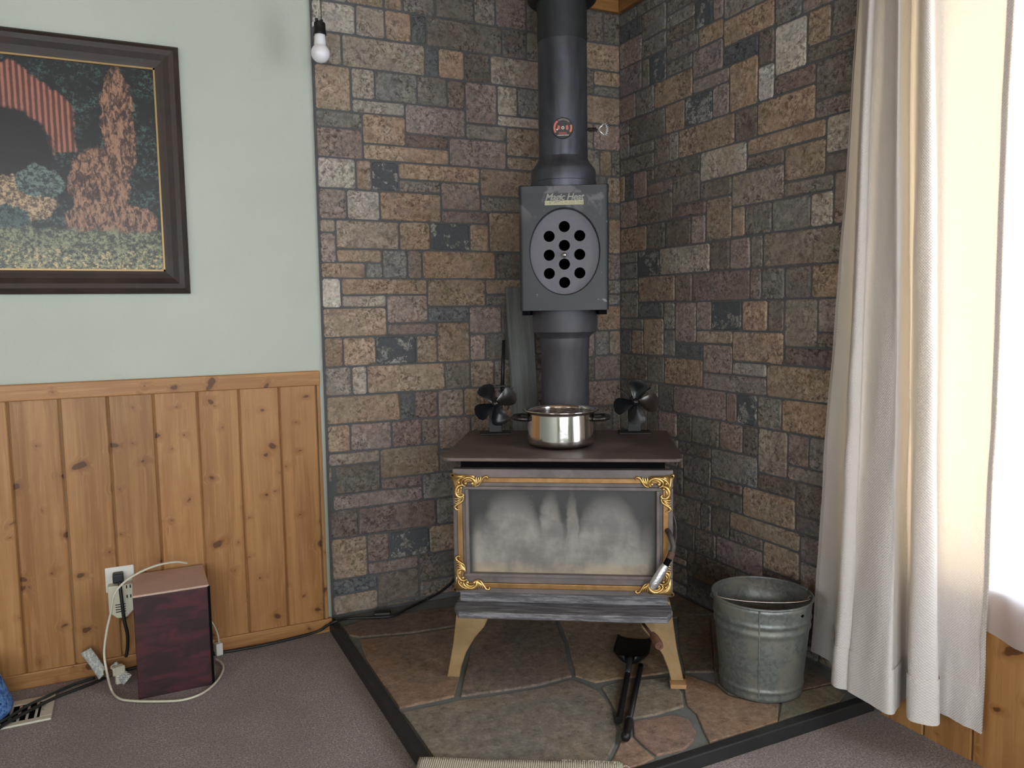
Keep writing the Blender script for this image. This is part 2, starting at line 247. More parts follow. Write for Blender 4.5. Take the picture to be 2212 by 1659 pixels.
# ------------------------------------------------------------------ materials of the setting
def m_green():
    g = G('green_paint'); t = g.tc()
    n1 = g.noise(t, 95, 3, 0.6); n2 = g.noise(t, 2.2, 3)
    c = g.mix(g.rng(n2, 0.3, 0.7), (0.455, 0.505, 0.44), (0.49, 0.54, 0.47))
    return g.set(color=c, rough=0.75, normal=g.bump(n1, 0.35, 0.004))
def m_mortar():
    g = G('mortar'); return g.set(color=g.mix(g.noise(g.tc(), 40, 5), (0.075, 0.078, 0.082), (0.13, 0.132, 0.134)), rough=0.95, normal=g.bump(g.noise(g.tc(), 120, 3), 0.4, 0.004))
def m_stone(name, kind):
    g = G(name); oi = g.rnd()
    off = g.vadd(g.tc(), g.vadd(oi.outputs['Random'], (37.0, 91.0, 53.0), 'MULTIPLY'))
    base = oi.outputs['Color']
    big = g.noise(off, 8, 5, 0.6, 0.9); mid = g.noise(g.vadd(off, (5, 3, 1)), 75, 6, 0.72, 0.8); blotch = g.noise(g.vadd(off, (4, 4, 9)), 24, 5, 0.68, 1.2); fine = g.noise(off, 210, 5, 0.8); hue = g.noise(g.vadd(off, (1, 8, 4)), 11, 4, 0.6, 0.7, col=True)
    rough_patch = g.rng(g.noise(g.vadd(off, (2, 9, 5)), 10, 3, 0.5), 0.36, 0.62, 0.35, 1.0)
    c = g.mix(1.0, base, g.vadd(g.vadd(hue, (0.46, 0.36, 0.44), 'MULTIPLY'), (0.79, 0.82, 0.76)), 'MULTIPLY')
    c = g.mix(g.rng(big, 0.46, 0.62, 0, 0.55), c, g.mix(1.0, base, (1.16, 0.99, 0.84), 'MULTIPLY'))
    c = g.mix(g.rng(blotch, 0.50, 0.62, 0, 0.55), c, g.mix(1.0, base, (1.48, 1.42, 1.34), 'MULTIPLY')); c = g.mix(g.rng(blotch, 0.47, 0.36, 0, 0.6), c, g.mix(1.0, base, (0.58, 0.55, 0.53), 'MULTIPLY'))
    c = g.mix(g.math('MULTIPLY', g.rng(mid, 0.50, 0.60, 0, 0.85), rough_patch), c, g.mix(1.0, base, (1.75, 1.72, 1.66), 'MULTIPLY'))
    c = g.mix(g.math('MULTIPLY', g.rng(mid, 0.48, 0.39, 0, 0.9), rough_patch), c, g.mix(1.0, base, (0.34, 0.33, 0.33), 'MULTIPLY'))
    c = g.mix(g.rng(fine, 0.42, 0.26, 0, 0.7), c, (0.022, 0.02, 0.019)); c = g.mix(g.rng(fine, 0.60, 0.76, 0, 0.45), c, (0.42, 0.40, 0.37))
    if kind == 'slate':
        p = g.noise(g.vadd(off, (9, 2, 7)), 14, 8, 0.66, 0.4)
        c = g.mix(g.rng(p, 0.525, 0.54), g.mix(g.rng(fine, 0.3, 0.7), (0.075, 0.083, 0.090), (0.115, 0.123, 0.130)), g.mix(g.rng(mid, 0.38, 0.62), (0.10, 0.10, 0.095), (0.36, 0.355, 0.33)))
    h = g.math('ADD', g.math('MULTIPLY', mid, 0.9), g.math('MULTIPLY', big, 0.7))
    return g.set(color=c, rough=0.8, normal=g.bump(h, 0.7, 0.007, g.bump(fine, 0.35, 0.002)), spec=0.25)
def m_pine(name='knotty_pine', dark=1.0, axis='Z'):
    g = G(name); oi = g.rnd()
    off = g.vadd(g.tc(), g.vadd(oi.outputs['Random'], (3.7, 7.1, 11.3), 'MULTIPLY'))
    sc = {'Z': (1, 1, 0.045), 'X': (0.045, 1, 1), 'Y': (1, 0.045, 1)}[axis]
    v = g.mapv(off, sc); X, Y, Z = g.sep(off)
    ka, kb = {'Z': (X, Z), 'X': (Z, X), 'Y': (X, Y)}[axis]
    jit = g.noise(off, 14, 2)
    kv = g.comb(g.math('ADD', g.math('MULTIPLY', ka, 8.0), g.math('MULTIPLY', jit, 0.5)), g.math('ADD', g.math('MULTIPLY', kb, 10.5), g.math('MULTIPLY', jit, 0.5)), 0.0)
    vn = g.n('ShaderNodeTexVoronoi', feature='F1', voronoi_dimensions='2D'); g.put(vn.inputs['Vector'], kv); g.put(vn.inputs['Scale'], 1.0); kd = vn.outputs['Distance']
    size = g.math('MULTIPLY', g.math('POWER', g.sep(vn.outputs['Color'])[0], 4.0), 0.10)
    knot = g.rng(g.math('SUBTRACT', kd, size), 0.035, 0.0); halo = g.rng(g.math('SUBTRACT', kd, size), 0.26, 0.0)
    vv = g.vadd(v, g.comb(g.math('MULTIPLY', halo, 0.012), g.math('MULTIPLY', halo, 0.012), 0.0))
    grain = g.noise(vv, 75, 6, 0.62, 1.0); broad = g.noise(v, 15, 4, 0.55, 0.8); blot = g.noise(off, 4.5, 4, 0.6); fleck = g.noise(g.mapv(off, tuple(x * (1 if x == 1 else 6) for x in sc)), 260, 2)
    A, B, Cc = srgb(144, 101, 57), srgb(171, 127, 78), srgb(188, 146, 97)
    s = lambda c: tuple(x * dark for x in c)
    c = g.mix(g.rng(broad, 0.32, 0.68), s(A), s(B)); c = g.mix(g.rng(grain, 0.45, 0.70, 0, 0.45), c, s(Cc))
    c = g.mix(g.rng(grain, 0.44, 0.28, 0, 0.35), c, s(srgb(128, 82, 42))); c = g.mix(g.rng(blot, 0.45, 0.70, 0, 0.35), c, s(srgb(142, 96, 56)))
    c = g.mix(g.math('MULTIPLY', g.math('MULTIPLY', halo, halo), 0.4), c, s(srgb(112, 66, 32))); c = g.mix(g.math('MULTIPLY', knot, 0.8), c, s(srgb(74, 42, 20)))
    tint = g.rng(oi.outputs['Random'], 0, 1, 0.90, 1.08, False)
    c = g.mix(1.0, c, g.comb(tint, tint, tint), 'MULTIPLY')
    return g.set(color=c, rough=0.42, normal=g.bump(g.math('ADD', grain, g.math('MULTIPLY', fleck, 0.3)), 0.12, 0.003), spec=0.4)
def m_carpet():
    g = G('mauve_carpet'); t = g.tc()
    f = g.noise(t, 210, 4, 0.85); m = g.noise(t, 60, 5, 0.75); b = g.noise(t, 5, 4, 0.6)
    c = g.mix(g.rng(f, 0.38, 0.62), srgb(92, 83, 80), srgb(204, 192, 186)); c = g.mix(g.rng(m, 0.42, 0.60, 0, 0.45), c, srgb(136, 121, 117))
    c = g.mix(g.rng(b, 0.35, 0.65, 0, 0.35), c, srgb(124, 110, 107))
    return g.set(color=c, rough=0.95, normal=g.bump(g.math('ADD', f, m), 0.8, 0.01), sheen=0.25, spec=0.1)
def m_ceil():
    g = G('ceiling_paint'); return g.set(color=(0.60, 0.60, 0.57), rough=0.8, normal=g.bump(g.noise(g.tc(), 80, 3), 0.3, 0.004))
GREEN, MORTAR, STONE, SLATE, PINE, PINEX, CARPET = m_green(), m_mortar(), m_stone('ashlar_stone', 'plain'), m_stone('slate_stone', 'slate'), m_pine(), m_pine('pine_rail', 1.03, 'X'), m_carpet()
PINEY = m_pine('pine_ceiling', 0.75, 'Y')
WHITE = simple('white_plastic', srgb(214, 214, 205), 0.4)
CEILM = m_ceil()

# ------------------------------------------------------------------ floor, ceiling, walls
PZ = 0.035                       # top of the hearth pad
GY = -0.025                      # face of the painted wall, proud of the stone
def struct(o): o['kind'] = 'structure'; return o
m = MB(); m.box(ROOM_X0, 0.0, ROOM_Y0, 0.0, -0.05, 0.0)
floor = struct(m.build('floor', CARPET))
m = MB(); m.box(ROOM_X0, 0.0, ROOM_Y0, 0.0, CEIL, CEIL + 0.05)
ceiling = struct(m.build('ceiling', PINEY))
# painted wall with a bullnose end
xe = pyw(690, 600, 0).x - 0.001; rb = 0.020
prof = [(ROOM_X0, GY), (xe - rb, GY)] + [(xe - rb + rb * math.sin(a), GY + rb - rb * math.cos(a)) for a in [math.pi / 2 * i / 6 for i in range(1, 7)]] + [(xe, 0.02), (ROOM_X0, 0.02)]
m = MB(); m.prism(prof, 0.0, CEIL)
wall_left = struct(auto_smooth(m.build('wall_left', GREEN), 50))
m = MB(); m.box(xe - 0.002, 0.02, 0.0, 0.03, 0.0, CEIL)
wall_back = struct(m.build('wall_back', MORTAR))
# right wall: stone section
m = MB(); m.box(0.0, 0.03, -1.285, 0.0, 0.0, CEIL)
wall_right = struct(m.build('wall_right', MORTAR))
# right wall: painted section with the window, wainscot below it
m = MB()
m.box(0.0, 0.12, ROOM_Y0, WIN_Y0, 0, CEIL); m.box(0.0, 0.12, WIN_Y1, -1.285, 0, CEIL)
m.box(0.0, 0.12, WIN_Y0, WIN_Y1, 0, WIN_Z0); m.box(0.0, 0.12, WIN_Y0, WIN_Y1, WIN_Z1, CEIL)
wall_window = struct(m.build('wall_window', GREEN))
# walls behind the camera
m = MB()
m.box(ROOM_X0, BW_X0, ROOM_Y0 - 0.1, ROOM_Y0, 0, CEIL); m.box(BW_X1, 0.12, ROOM_Y0 - 0.1, ROOM_Y0, 0, CEIL)
m.box(BW_X0, BW_X1, ROOM_Y0 - 0.1, ROOM_Y0, 0, BW_Z0); m.box(BW_X0, BW_X1, ROOM_Y0 - 0.1, ROOM_Y0, BW_Z1, CEIL)
wall_front = struct(m.build('wall_front', GREEN))
m = MB()
m.box(ROOM_X0 - 0.1, ROOM_X0, ROOM_Y0, FW_Y0, 0, CEIL); m.box(ROOM_X0 - 0.1, ROOM_X0, FW_Y1, 0.02, 0, CEIL)
m.box(ROOM_X0 - 0.1, ROOM_X0, FW_Y0, FW_Y1, 0, FW_Z0); m.box(ROOM_X0 - 0.1, ROOM_X0, FW_Y0, FW_Y1, FW_Z1, CEIL)
wall_far = struct(m.build('wall_far_left', GREEN))

# ashlar stones
CLS = dict(o=(147, 132, 117), p=(138, 127, 122), g=(128, 126, 121), d=(114, 109, 103), t=(143, 135, 125), l=(160, 155, 147), w=(186, 183, 176), s=(70, 74, 78), b=(98, 101, 104), r=(122, 109, 104), v=(130, 126, 129))
def stone_mesh(w, h, rng):
    """irregular dressed face: back ring, outer ring, bevelled face ring"""
    g = 0.0032; hw, hh = w / 2 - g, h / 2 - g
    per = []
    nx = 2 if w < 0.09 else 3; nz = 2 if h < 0.07 else 2
    c = min(0.006, hw * 0.3, hh * 0.3)
    for i in range(nx): per.append((-hw + c + (2 * hw - 2 * c) * i / (nx - 1), -hh))
    for i in range(nz): per.append((hw, -hh + c + (2 * hh - 2 * c) * i / (nz - 1)))
    for i in range(nx): per.append((hw - c - (2 * hw - 2 * c) * i / (nx - 1), hh))
    for i in range(nz): per.append((-hw, hh - c - (2 * hh - 2 * c) * i / (nz - 1)))
    per = [(x + rng.uniform(-1, 1) * 0.0013, z + rng.uniform(-1, 1) * 0.0013) for x, z in per]
    dep = rng.uniform(0.003, 0.0055); n = len(per)
    vs = [(x, 0.0, z) for x, z in per] + [(x, -dep * 0.45, z) for x, z in per]
    k = 0.0035
    for x, z in per:
        l = math.hypot(x / hw, z / hh)
        vs.append((x - math.copysign(min(k, abs(x)), x), -dep + rng.uniform(-0.0008, 0.0008), z - math.copysign(min(k, abs(z)), z)))
    fs = []
    for a, b in ((0, n), (n, 2 * n)):
        for i in range(n): fs.append((a + i, a + (i + 1) % n, b + (i + 1) % n, b + i))
    fs.append(tuple(range(2 * n, 3 * n)))
    return vs, fs
def lay_stones(data, wall, side):
    rng = random.Random(5 if side == 'L' else 9)
    for rec in data.split(';'):
        a = rec.split(); h0, z0, h1, z1 = (int(q) / 1000 for q in a[:4])
        w, h = h1 - h0, z1 - z0
        vs, fs = stone_mesh(w, h, rng)
        me = bpy.data.meshes.new('stone'); me.from_pydata(vs, [], fs); me.update()
        me.materials.append(SLATE if a[4] == 's' else STONE)
        o = link(bpy.data.objects.new('stone', me), wall)
        if side == 'L': o.location = ((h0 + h1) / 2, 0.0, (z0 + z1) / 2)
        else:
            o.location = (0.0, -(h0 + h1) / 2, (z0 + z1) / 2); o.rotation_euler = (0, 0, -math.pi / 2)
        c = srgb(*CLS[a[4]]); k = rng.uniform(0.84, 1.12); q = rng.uniform(-0.04, 0.04)
        o.color = (c[0] * k * (1 + q), c[1] * k, c[2] * k * (1 - q), 1)
lay_stones(STONES_L, wall_back, 'L'); lay_stones(STONES_R, wall_right, 'R')

# knotty pine wainscot on the painted wall: one board per object
PT = GY - 0.012
CAPZ0, CAPZ1 = pyw(690, 832, PT - 0.008).z, pyw(690, 801, PT - 0.008).z
BASZ = pyw(718, 1336, PT).z
gx = [pyw(x, y, PT).x for x, y in ((683, 835), (602, 840), (515, 845), (425, 850), (330, 858), (232, 865), (127, 870), (15, 880))]
step = (gx[0] - gx[-1]) / (len(gx) - 1)
while gx[-1] > -3.4: gx.append(gx[-1] - step)
def plank_mesh(w, z0, z1):
    fw_ = w / 2 - 0.0002; hw = w / 2 - 0.0019; t = GY - PT; c = 0.0035
    pr = [(-fw_, 0), (-fw_, -0.004), (-hw, -0.004), (-hw, -t + c), (-hw + c, -t), (hw - c, -t), (hw, -t + c), (hw, -0.004), (fw_, -0.004), (fw_, 0)]
    m = MB(); m.prism(pr, z0, z1); bmesh.ops.recalc_face_normals(m.bm, faces=m.bm.faces)
    me = bpy.data.meshes.new('plank'); m.bm.to_mesh(me); m.bm.free(); me.materials.append(PINE); return me
pmesh = plank_mesh(step, 0.02, CAPZ0 + 0.005)
for i in range(len(gx) - 1):
    w = gx[i] - gx[i + 1]
    me = pmesh if abs(w - step) < 0.002 else plank_mesh(w, 0.02, CAPZ0 + 0.005)
    o = link(bpy.data.objects.new('plank', me), wall_left); o.location = ((gx[i] + gx[i + 1]) / 2, GY, 0)
XR = pyw(690, 815, PT).x
m = MB(); m.box(-3.4, XR, PT - 0.010, GY, CAPZ0, CAPZ1)
trim_1 = struct(m.build('trim_1', PINEX, bevel=0.003))
m = MB(); m.box(-3.4, pyw(717, 1343, PT).x, PT - 0.008, GY, 0.0, BASZ + 0.004)
baseboard_left = struct(m.build('baseboard_left', PINEX, bevel=0.003))
m = MB(); m.box(gx[0] + 0.001, XR, PT - 0.002, GY, BASZ + 0.004, CAPZ0)
trim_2 = struct(m.build('trim_2', PINE, bevel=0.002))
# pine crown strips at the top of the stone walls
zc = pyw(1340, 33, 0).z
m = MB(); m.box(xe, 0.0, -0.022, 0.0, zc, CEIL); trim_3 = struct(m.build('trim_3', PINEX, bevel=0.002))
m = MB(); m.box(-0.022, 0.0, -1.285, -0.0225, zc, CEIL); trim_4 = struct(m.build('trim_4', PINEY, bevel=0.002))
# pine wainscot under the window
WX = -0.030
yy = -1.288; me2 = plank_mesh(0.128, 0.0, WIN_Z0 - 0.02)
while yy > -4.0:
    o = link(bpy.data.objects.new('plank', me2), wall_window); o.location = (WX + GY - PT, yy - 0.064, 0); o.rotation_euler = (0, 0, -math.pi / 2); yy -= 0.128
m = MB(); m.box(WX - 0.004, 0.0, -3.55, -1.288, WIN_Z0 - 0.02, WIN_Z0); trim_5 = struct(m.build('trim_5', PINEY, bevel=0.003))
# the window
g = G('window_glass')
mixn = g.n('ShaderNodeMixShader'); tr = g.n('ShaderNodeBsdfTransparent'); gl = g.n('ShaderNodeBsdfGlossy'); gl.inputs['Roughness'].default_value = 0.02
mixn.inputs[0].default_value = 0.06
g.nt.links.new(tr.outputs[0], mixn.inputs[1]); g.nt.links.new(gl.outputs[0], mixn.inputs[2]); g.nt.links.new(mixn.outputs[0], g.out.inputs[0])
GLASS = g.m
window_1 = struct(empty('window_1', (0, (WIN_Y0 + WIN_Y1) / 2, WIN_Z0)))
hy, hz = (WIN_Y1 - WIN_Y0) / 2, WIN_Z1 - WIN_Z0
m = MB()
for a in ((-hy, -hy + 0.045, 0, hz), (hy - 0.045, hy, 0, hz), (-hy, hy, 0, 0.030), (-hy, hy, hz - 0.045, hz), (-0.025, 0.025, 0.030, hz - 0.045)):
    m.box(0.03, 0.09, a[0], a[1], a[2], a[3])
m.build('window_frame', WHITE, window_1)
for s in (-1, 1):
    m = MB(); y0, y1 = sorted((s * 0.025, s * (hy - 0.045))); m.box(0.058, 0.062, y0, y1, 0.030, hz - 0.045); m.build('pane', GLASS, window_1)
fill_window_back = struct(empty('fill_window_back', ((BW_X0 + BW_X1) / 2, ROOM_Y0, BW_Z0)))  # out of view, added to give the room fill light
hx, hz = (BW_X1 - BW_X0) / 2, BW_Z1 - BW_Z0
m = MB()
for a in ((-hx, -hx + 0.05, 0, hz), (hx - 0.05, hx, 0, hz), (-hx, hx, 0, 0.05), (-hx, hx, hz - 0.05, hz), (-0.03, 0.03, 0.05, hz - 0.05)):
    m.box(a[0], a[1], -0.09, -0.02, a[2], a[3])
m.build('window_frame', WHITE, fill_window_back)
for s in (-1, 1):
    m = MB(); x0, x1 = sorted((s * 0.03, s * (hx - 0.05))); m.box(x0, x1, -0.058, -0.054, 0.05, hz - 0.05); m.build('pane', GLASS, fill_window_back)

fill_window_left = struct(empty('fill_window_left', (ROOM_X0, (FW_Y0 + FW_Y1) / 2, FW_Z0)))  # added window, never in view, fills the right-hand stone and curtain with light
hy, hz = (FW_Y1 - FW_Y0) / 2, FW_Z1 - FW_Z0
m = MB()
for a in ((-hy, -hy + 0.045, 0, hz), (hy - 0.045, hy, 0, hz), (-hy, hy, 0, 0.045), (-hy, hy, hz - 0.045, hz), (-0.025, 0.025, 0.045, hz - 0.045)): m.box(-0.08, -0.03, a[0], a[1], a[2], a[3])
m.build('window_frame', WHITE, fill_window_left)
for s in (-1, 1):
    m = MB(); y0, y1 = sorted((s * 0.025, s * (hy - 0.045))); m.box(-0.058, -0.054, y0, y1, 0.045, hz - 0.045); m.build('pane', GLASS, fill_window_left)

# ------------------------------------------------------------------ hearth
def m_flag():
    g = G('flagstone'); oi = g.rnd(); off = g.vadd(g.tc(), g.vadd(oi.outputs['Random'], (17.0, 31.0, 23.0), 'MULTIPLY')); base = oi.outputs['Color']
    b = g.noise(off, 4.5, 6, 0.62, 0.7); mm = g.noise(off, 40, 7, 0.78, 0.1); f = g.noise(off, 170, 5, 0.82)
    c = g.mix(g.rng(b, 0.36, 0.66), g.mix(1.0, base, (0.86, 0.91, 0.93), 'MULTIPLY'), g.mix(1.0, base, (1.10, 0.97, 0.86), 'MULTIPLY'))
    c = g.mix(g.rng(mm, 0.5, 0.62, 0, 0.6), c, g.mix(1.0, base, (1.6, 1.55, 1.48), 'MULTIPLY')); c = g.mix(g.rng(mm, 0.48, 0.37, 0, 0.75), c, g.mix(1.0, base, (0.5, 0.48, 0.46), 'MULTIPLY'))
    c = g.mix(g.rng(f, 0.56, 0.70, 0, 0.55), c, (0.44, 0.425, 0.39)); c = g.mix(g.rng(f, 0.44, 0.30, 0, 0.65), c, (0.03, 0.028, 0.026))
    return g.set(color=c, rough=0.72, normal=g.bump(g.math('ADD', mm, g.math('MULTIPLY', b, 1.5)), 0.5, 0.01, g.bump(f, 0.25, 0.002)), spec=0.3)
FLAG = m_flag()
GROUT = simple('grey_grout', srgb(104, 108, 104), 0.95, 0, 30, 0.25, 0.4, 90)
BLACKWOOD = simple('black_edging', srgb(34, 35, 36), 0.55, 0, 14, 0.5, 0.3, 40)
PX0, PY0 = -1.225, -1.275
hearth = empty('hearth_pad', (PX0, PY0, 0), 0, 'square corner hearth pad of grey and rust flagstones with black edging', 'hearth')
def hl(p): return (p[0] - PX0, p[1] - PY0)
m = MB(); m.box(0.028, -PX0 - 0.002, 0.028, -PY0 - 0.002, 0.0, PZ - 0.006); m.build('mortar_bed', GROUT, hearth)
for nm, bxs in (('edge_trim', (0.0, 0.028, 0.0, -PY0 - 0.04)), ('edge_trim', (0.028, -PX0 - 0.034, 0.0, 0.028))):
    m = MB(); m.box(*bxs, 0.0, PZ + 0.001); m.build(nm, BLACKWOOD, hearth, bevel=0.003)
A_ = lambda X, Y: (700 + X / 2.765, 1300 + Y / 2.765)
B_ = lambda X, Y: (1300 + X / 3.615, 1200 + Y / 3.615)
FL = [
 ('A', '445 665 800 588 1000 560 1290 514 1480 462 1560 492 1640 532 1712 620 1745 760 1735 850 1690 940 1600 1060 880 1275 790 1240 600 940', (126, 121, 111)),
 ('A', '215 222 530 193 790 153 848 250 838 330 800 470 778 558 432 634 300 450 250 335', (131, 114, 99)),
 ('A', '95 150 300 92 600 50 790 28 785 138 530 178 215 206 140 196', (116, 104, 92)),
 ('A', '880 100 1378 100 1438 250 1458 350 1476 438 1290 490 1000 533 818 558 832 480 866 330 884 240', (122, 111, 100)),
 ('A', '1402 100 2000 100 2060 300 2060 415 1900 436 1760 452 1622 474 1502 438 1482 345 1462 240', (146, 129, 108)),
 ('A', '1660 505 1770 474 2070 444 2138 540 2148 616 1990 664 1840 694 1778 752 1742 640', (128, 122, 108)),
 ('B', '242 1292 330 1272 560 1238 680 1272 738 1370 718 1438 640 1508 430 1553 332 1480 252 1400', (140, 117, 106)),
 ('B', '150 1444 230 1406 328 1502 412 1572 330 1622 190 1655 60 1690 20 1660 100 1560', (144, 120, 102)),
 ('B', '652 1080 645 925 880 1005 980 1085 1200 1142 1378 1152 1388 1298 1100 1392 842 1450 792 1350 742 1230 668 1160', (142, 122, 104)),
 ('B', '1402 1142 1560 1055 1800 1005 1900 1075 1885 1150 1402 1302', (118, 114, 98)),
 ('B', '592 405 842 505 878 900 652 903 602 700', (108, 98, 82)),
 ('B', '852 485 1300 605 1600 705 1800 990 1560 1042 1380 1132 1200 1128 985 1072 890 992', (112, 104, 90)),
]
def flag_obj(poly, col, rng):
    # subdivide & jitter the outline, then bevel the top
    pts = []
    n = len(poly)
    for i in range(n):
        a, b = Vector(poly[i]), Vector(poly[(i + 1) % n]); k = max(1, int((b - a).length / 0.05))
        for j in range(k):
            q = a.lerp(b, j / k); pts.append(q + Vector((rng.uniform(-1, 1), rng.uniform(-1, 1))) * (0.0018 if 0 < j else 0.0008))
    cx = sum((p for p in pts), Vector((0, 0))) / len(pts)
    top = PZ + rng.uniform(-0.0015, 0.0005)
    m = MB()
    lo = [(p.x - cx.x, p.y - cx.y, PZ - 0.008) for p in pts]; mi = [(p.x - cx.x, p.y - cx.y, top - 0.0016) for p in pts]
    hi = []
    for p in pts:
        d = cx - p; d = d / max(d.length, 1e-6) * 0.0035; hi.append((p.x - cx.x + d.x, p.y - cx.y + d.y, top))
    m.loft([lo, mi, hi], True, True, True)
    o = m.build('flagstone', FLAG, hearth, loc=(cx.x - PX0, cx.y - PY0, 0))
    c = srgb(*col); o.color = (*c, 1)
rg = random.Random(3)
for k, txt, col in FL:
    q = list(map(float, txt.split())); fn = A_ if k == 'A' else B_
    poly = []
    for i in range(0, len(q), 2):
        p = pz(*fn(q[i], q[i + 1]), PZ)
        poly.append((min(max(p.x, PX0 + 0.034), -0.008), min(max(p.y, PY0 + 0.034), -0.008)))
    flag_obj(poly, col, rg)
for poly, col in (([(-0.70, -0.012), (-0.40, -0.012), (-0.44, -0.20), (-0.68, -0.17)], (112, 100, 84)), ([(-0.385, -0.012), (-0.012, -0.012), (-0.012, -0.33), (-0.30, -0.28), (-0.425, -0.20)], (118, 104, 90)), ([(-0.012, -0.345), (-0.012, -0.60), (-0.16, -0.56), (-0.29, -0.295)], (108, 100, 88))):
    flag_obj(poly, col, rg)
# ------------------------------------------------------------------ materials of the things
def m_iron(name, col, col2, rough=0.6, metal=0.3, bscale=180, bstr=0.15, nscale=7):
    g = G(name); t = g.tc(); k = g.noise(t, nscale, 5, 0.65, 0.5); f = g.noise(t, bscale, 3, 0.7)
    c = g.mix(g.rng(k, 0.35, 0.68), col, col2); c = g.mix(g.rng(f, 0.62, 0.80, 0, 0.35), c, tuple(min(1, x * 1.9 + 0.02) for x in col2))
    return g.set(color=c, rough=g.rng(k, 0.2, 0.8, rough - 0.08, rough + 0.1), metal=metal, normal=g.bump(f, bstr, 0.002))
IRON = m_iron('stove_iron', srgb(58, 54, 53), srgb(84, 77, 74), 0.55, 0.2)
IRON_TOP = m_iron('stove_top_iron', srgb(80, 71, 67), srgb(112, 99, 93), 0.5, 0.15, 150, 0.15, 5)
DOORM = m_iron('door_frame_paint', srgb(92, 85, 83), srgb(118, 110, 107), 0.5, 0.2)
LEGM = m_iron('tan_leg_enamel', srgb(140, 116, 80), srgb(164, 138, 98), 0.45, 0.25, 120, 0.1)
BLACK = simple('black_gap', (0.004, 0.004, 0.005), 0.9, spec=0.05)
def m_pipe(name, a, b, r):
    g = G(name); t = g.tc(); k = g.noise(g.mapv(t, (1, 1, 0.35)), 9, 6, 0.65, 0.6); f = g.noise(t, 200, 3, 0.7); rings = g.wave(g.mapv(t, (0, 0, 1)), 90, 0.3, 1, 1, 'BANDS', 'Z')
    c = g.mix(g.rng(k, 0.35, 0.7), a, b); c = g.mix(g.rng(f, 0.68, 0.82, 0, 0.3), c, srgb(120, 120, 125))
    return g.set(color=c, rough=g.rng(k, 0.3, 0.7, r, r + 0.14), metal=0.55, normal=g.bump(f, 0.10, 0.002, g.bump(rings, 0.03, 0.002)))
PIPE = m_pipe('blued_pipe', srgb(62, 65, 72), srgb(88, 92, 102), 0.32)
PIPE2 = m_pipe('grey_primer_pipe', srgb(78, 78, 84), srgb(98, 98, 106), 0.55)
def m_casing():
    g = G('reclaimer_enamel'); t = g.tc(); k = g.noise(t, 10, 6, 0.6, 0.6); f = g.noise(t, 170, 3, 0.7); z = g.sep(t)[2]
    wear = g.math('MULTIPLY', g.rng(k, 0.50, 0.56), g.rng(z, 0.24, 0.36))
    chip = g.rng(g.noise(g.vadd(t, (3, 1, 2)), 26, 5, 0.6), 0.66, 0.69)
    c = g.mix(wear, srgb(42, 46, 48), srgb(92, 90, 94)); c = g.mix(g.math('MULTIPLY', chip, 0.8), c, srgb(125, 124, 124))
    return g.set(color=c, rough=0.5, metal=0.1, normal=g.bump(f, 0.08, 0.002))
CASING = m_casing()
PLATEM = m_iron('reclaimer_plate_grey', srgb(92, 92, 100), srgb(108, 107, 116), 0.6, 0.2, 260, 0.08)
def m_gold(name, c1, c2, rough):
    g = G(name); k = g.noise(g.tc(), 30, 4, 0.6); return g.set(color=g.mix(g.rng(k, 0.35, 0.65), c1, c2), rough=rough, metal=0.85, normal=g.bump(g.noise(g.tc(), 220, 2), 0.05, 0.001))
GOLD = m_gold('brushed_gold', srgb(146, 112, 72), srgb(166, 130, 86), 0.45)
GOLDB = m_gold('polished_gold', srgb(190, 156, 94), srgb(216, 186, 124), 0.32)
STEEL = simple('bright_steel', (0.72, 0.72, 0.70), 0.28, 1.0)
FOIL = simple('foil_wrap', (0.70, 0.71, 0.72), 0.32, 0.85, 40, 0.2, 0.8, 70)
RUST = simple('rust_brown', srgb(92, 66, 56), 0.7, 0.2, 40, 0.3)
def m_glass():
    # soot-stained stove glass: clouded pale burn marks rising like flames, dark soot above, buff ash along the bottom
    g = G('sooty_stove_glass'); t = g.tc(); x, y, z = g.sep(t)
    w = g.noise(t, 11, 5, 0.6); xx = g.math('ADD', x, g.math('MULTIPLY', g.math('SUBTRACT', w, 0.5), 0.05)); zz = g.math('ADD', z, g.math('MULTIPLY', g.math('SUBTRACT', w, 0.5), 0.05))
    def lobe(cx, rx, top, soft=0.05):
        d = g.math('ABSOLUTE', g.math('DIVIDE', g.math('SUBTRACT', xx, cx), rx))
        e = g.math('SUBTRACT', top, g.math('MULTIPLY', g.math('POWER', d, 2.6), 0.10))
        return g.rng(g.math('SUBTRACT', e, zz), -0.030, soft + 0.02)
    m = g.math('MAXIMUM', lobe(-0.140, 0.095, 0.228), lobe(0.0, 0.245, 0.150, 0.06))
    for a in ((-0.030, 0.034, 0.228), (0.030, 0.022, 0.222), (0.130, 0.090, 0.222), (-0.225, 0.05, 0.16), (0.235, 0.045, 0.14)): m = g.math('MAXIMUM', m, lobe(*a))
    m = g.math('MULTIPLY', m, g.rng(w, 0.15, 0.75, 0.70, 0.95))
    edge = g.rng(g.math('ABSOLUTE', x), 0.262, 0.235)
    f = g.noise(t, 90, 5, 0.7)
    pale = g.mix(g.rng(w, 0.35, 0.7), srgb(124, 122, 117), srgb(158, 155, 148)); pale = g.mix(g.math('MULTIPLY', g.rng(z, 0.050, 0.008), g.rng(w, 0.35, 0.60, 0.25, 0.9)), pale, srgb(172, 156, 130))
    c = g.mix(g.math('MULTIPLY', m, edge), srgb(58, 60, 59), pale)
    c = g.mix(g.rng(f, 0.62, 0.74, 0, 0.4), c, srgb(160, 156, 150)); c = g.mix(g.rng(f, 0.38, 0.26, 0, 0.5), c, srgb(40, 38, 38))
    return g.set(color=c, rough=0.36, spec=0.45)
SOOT = m_glass()
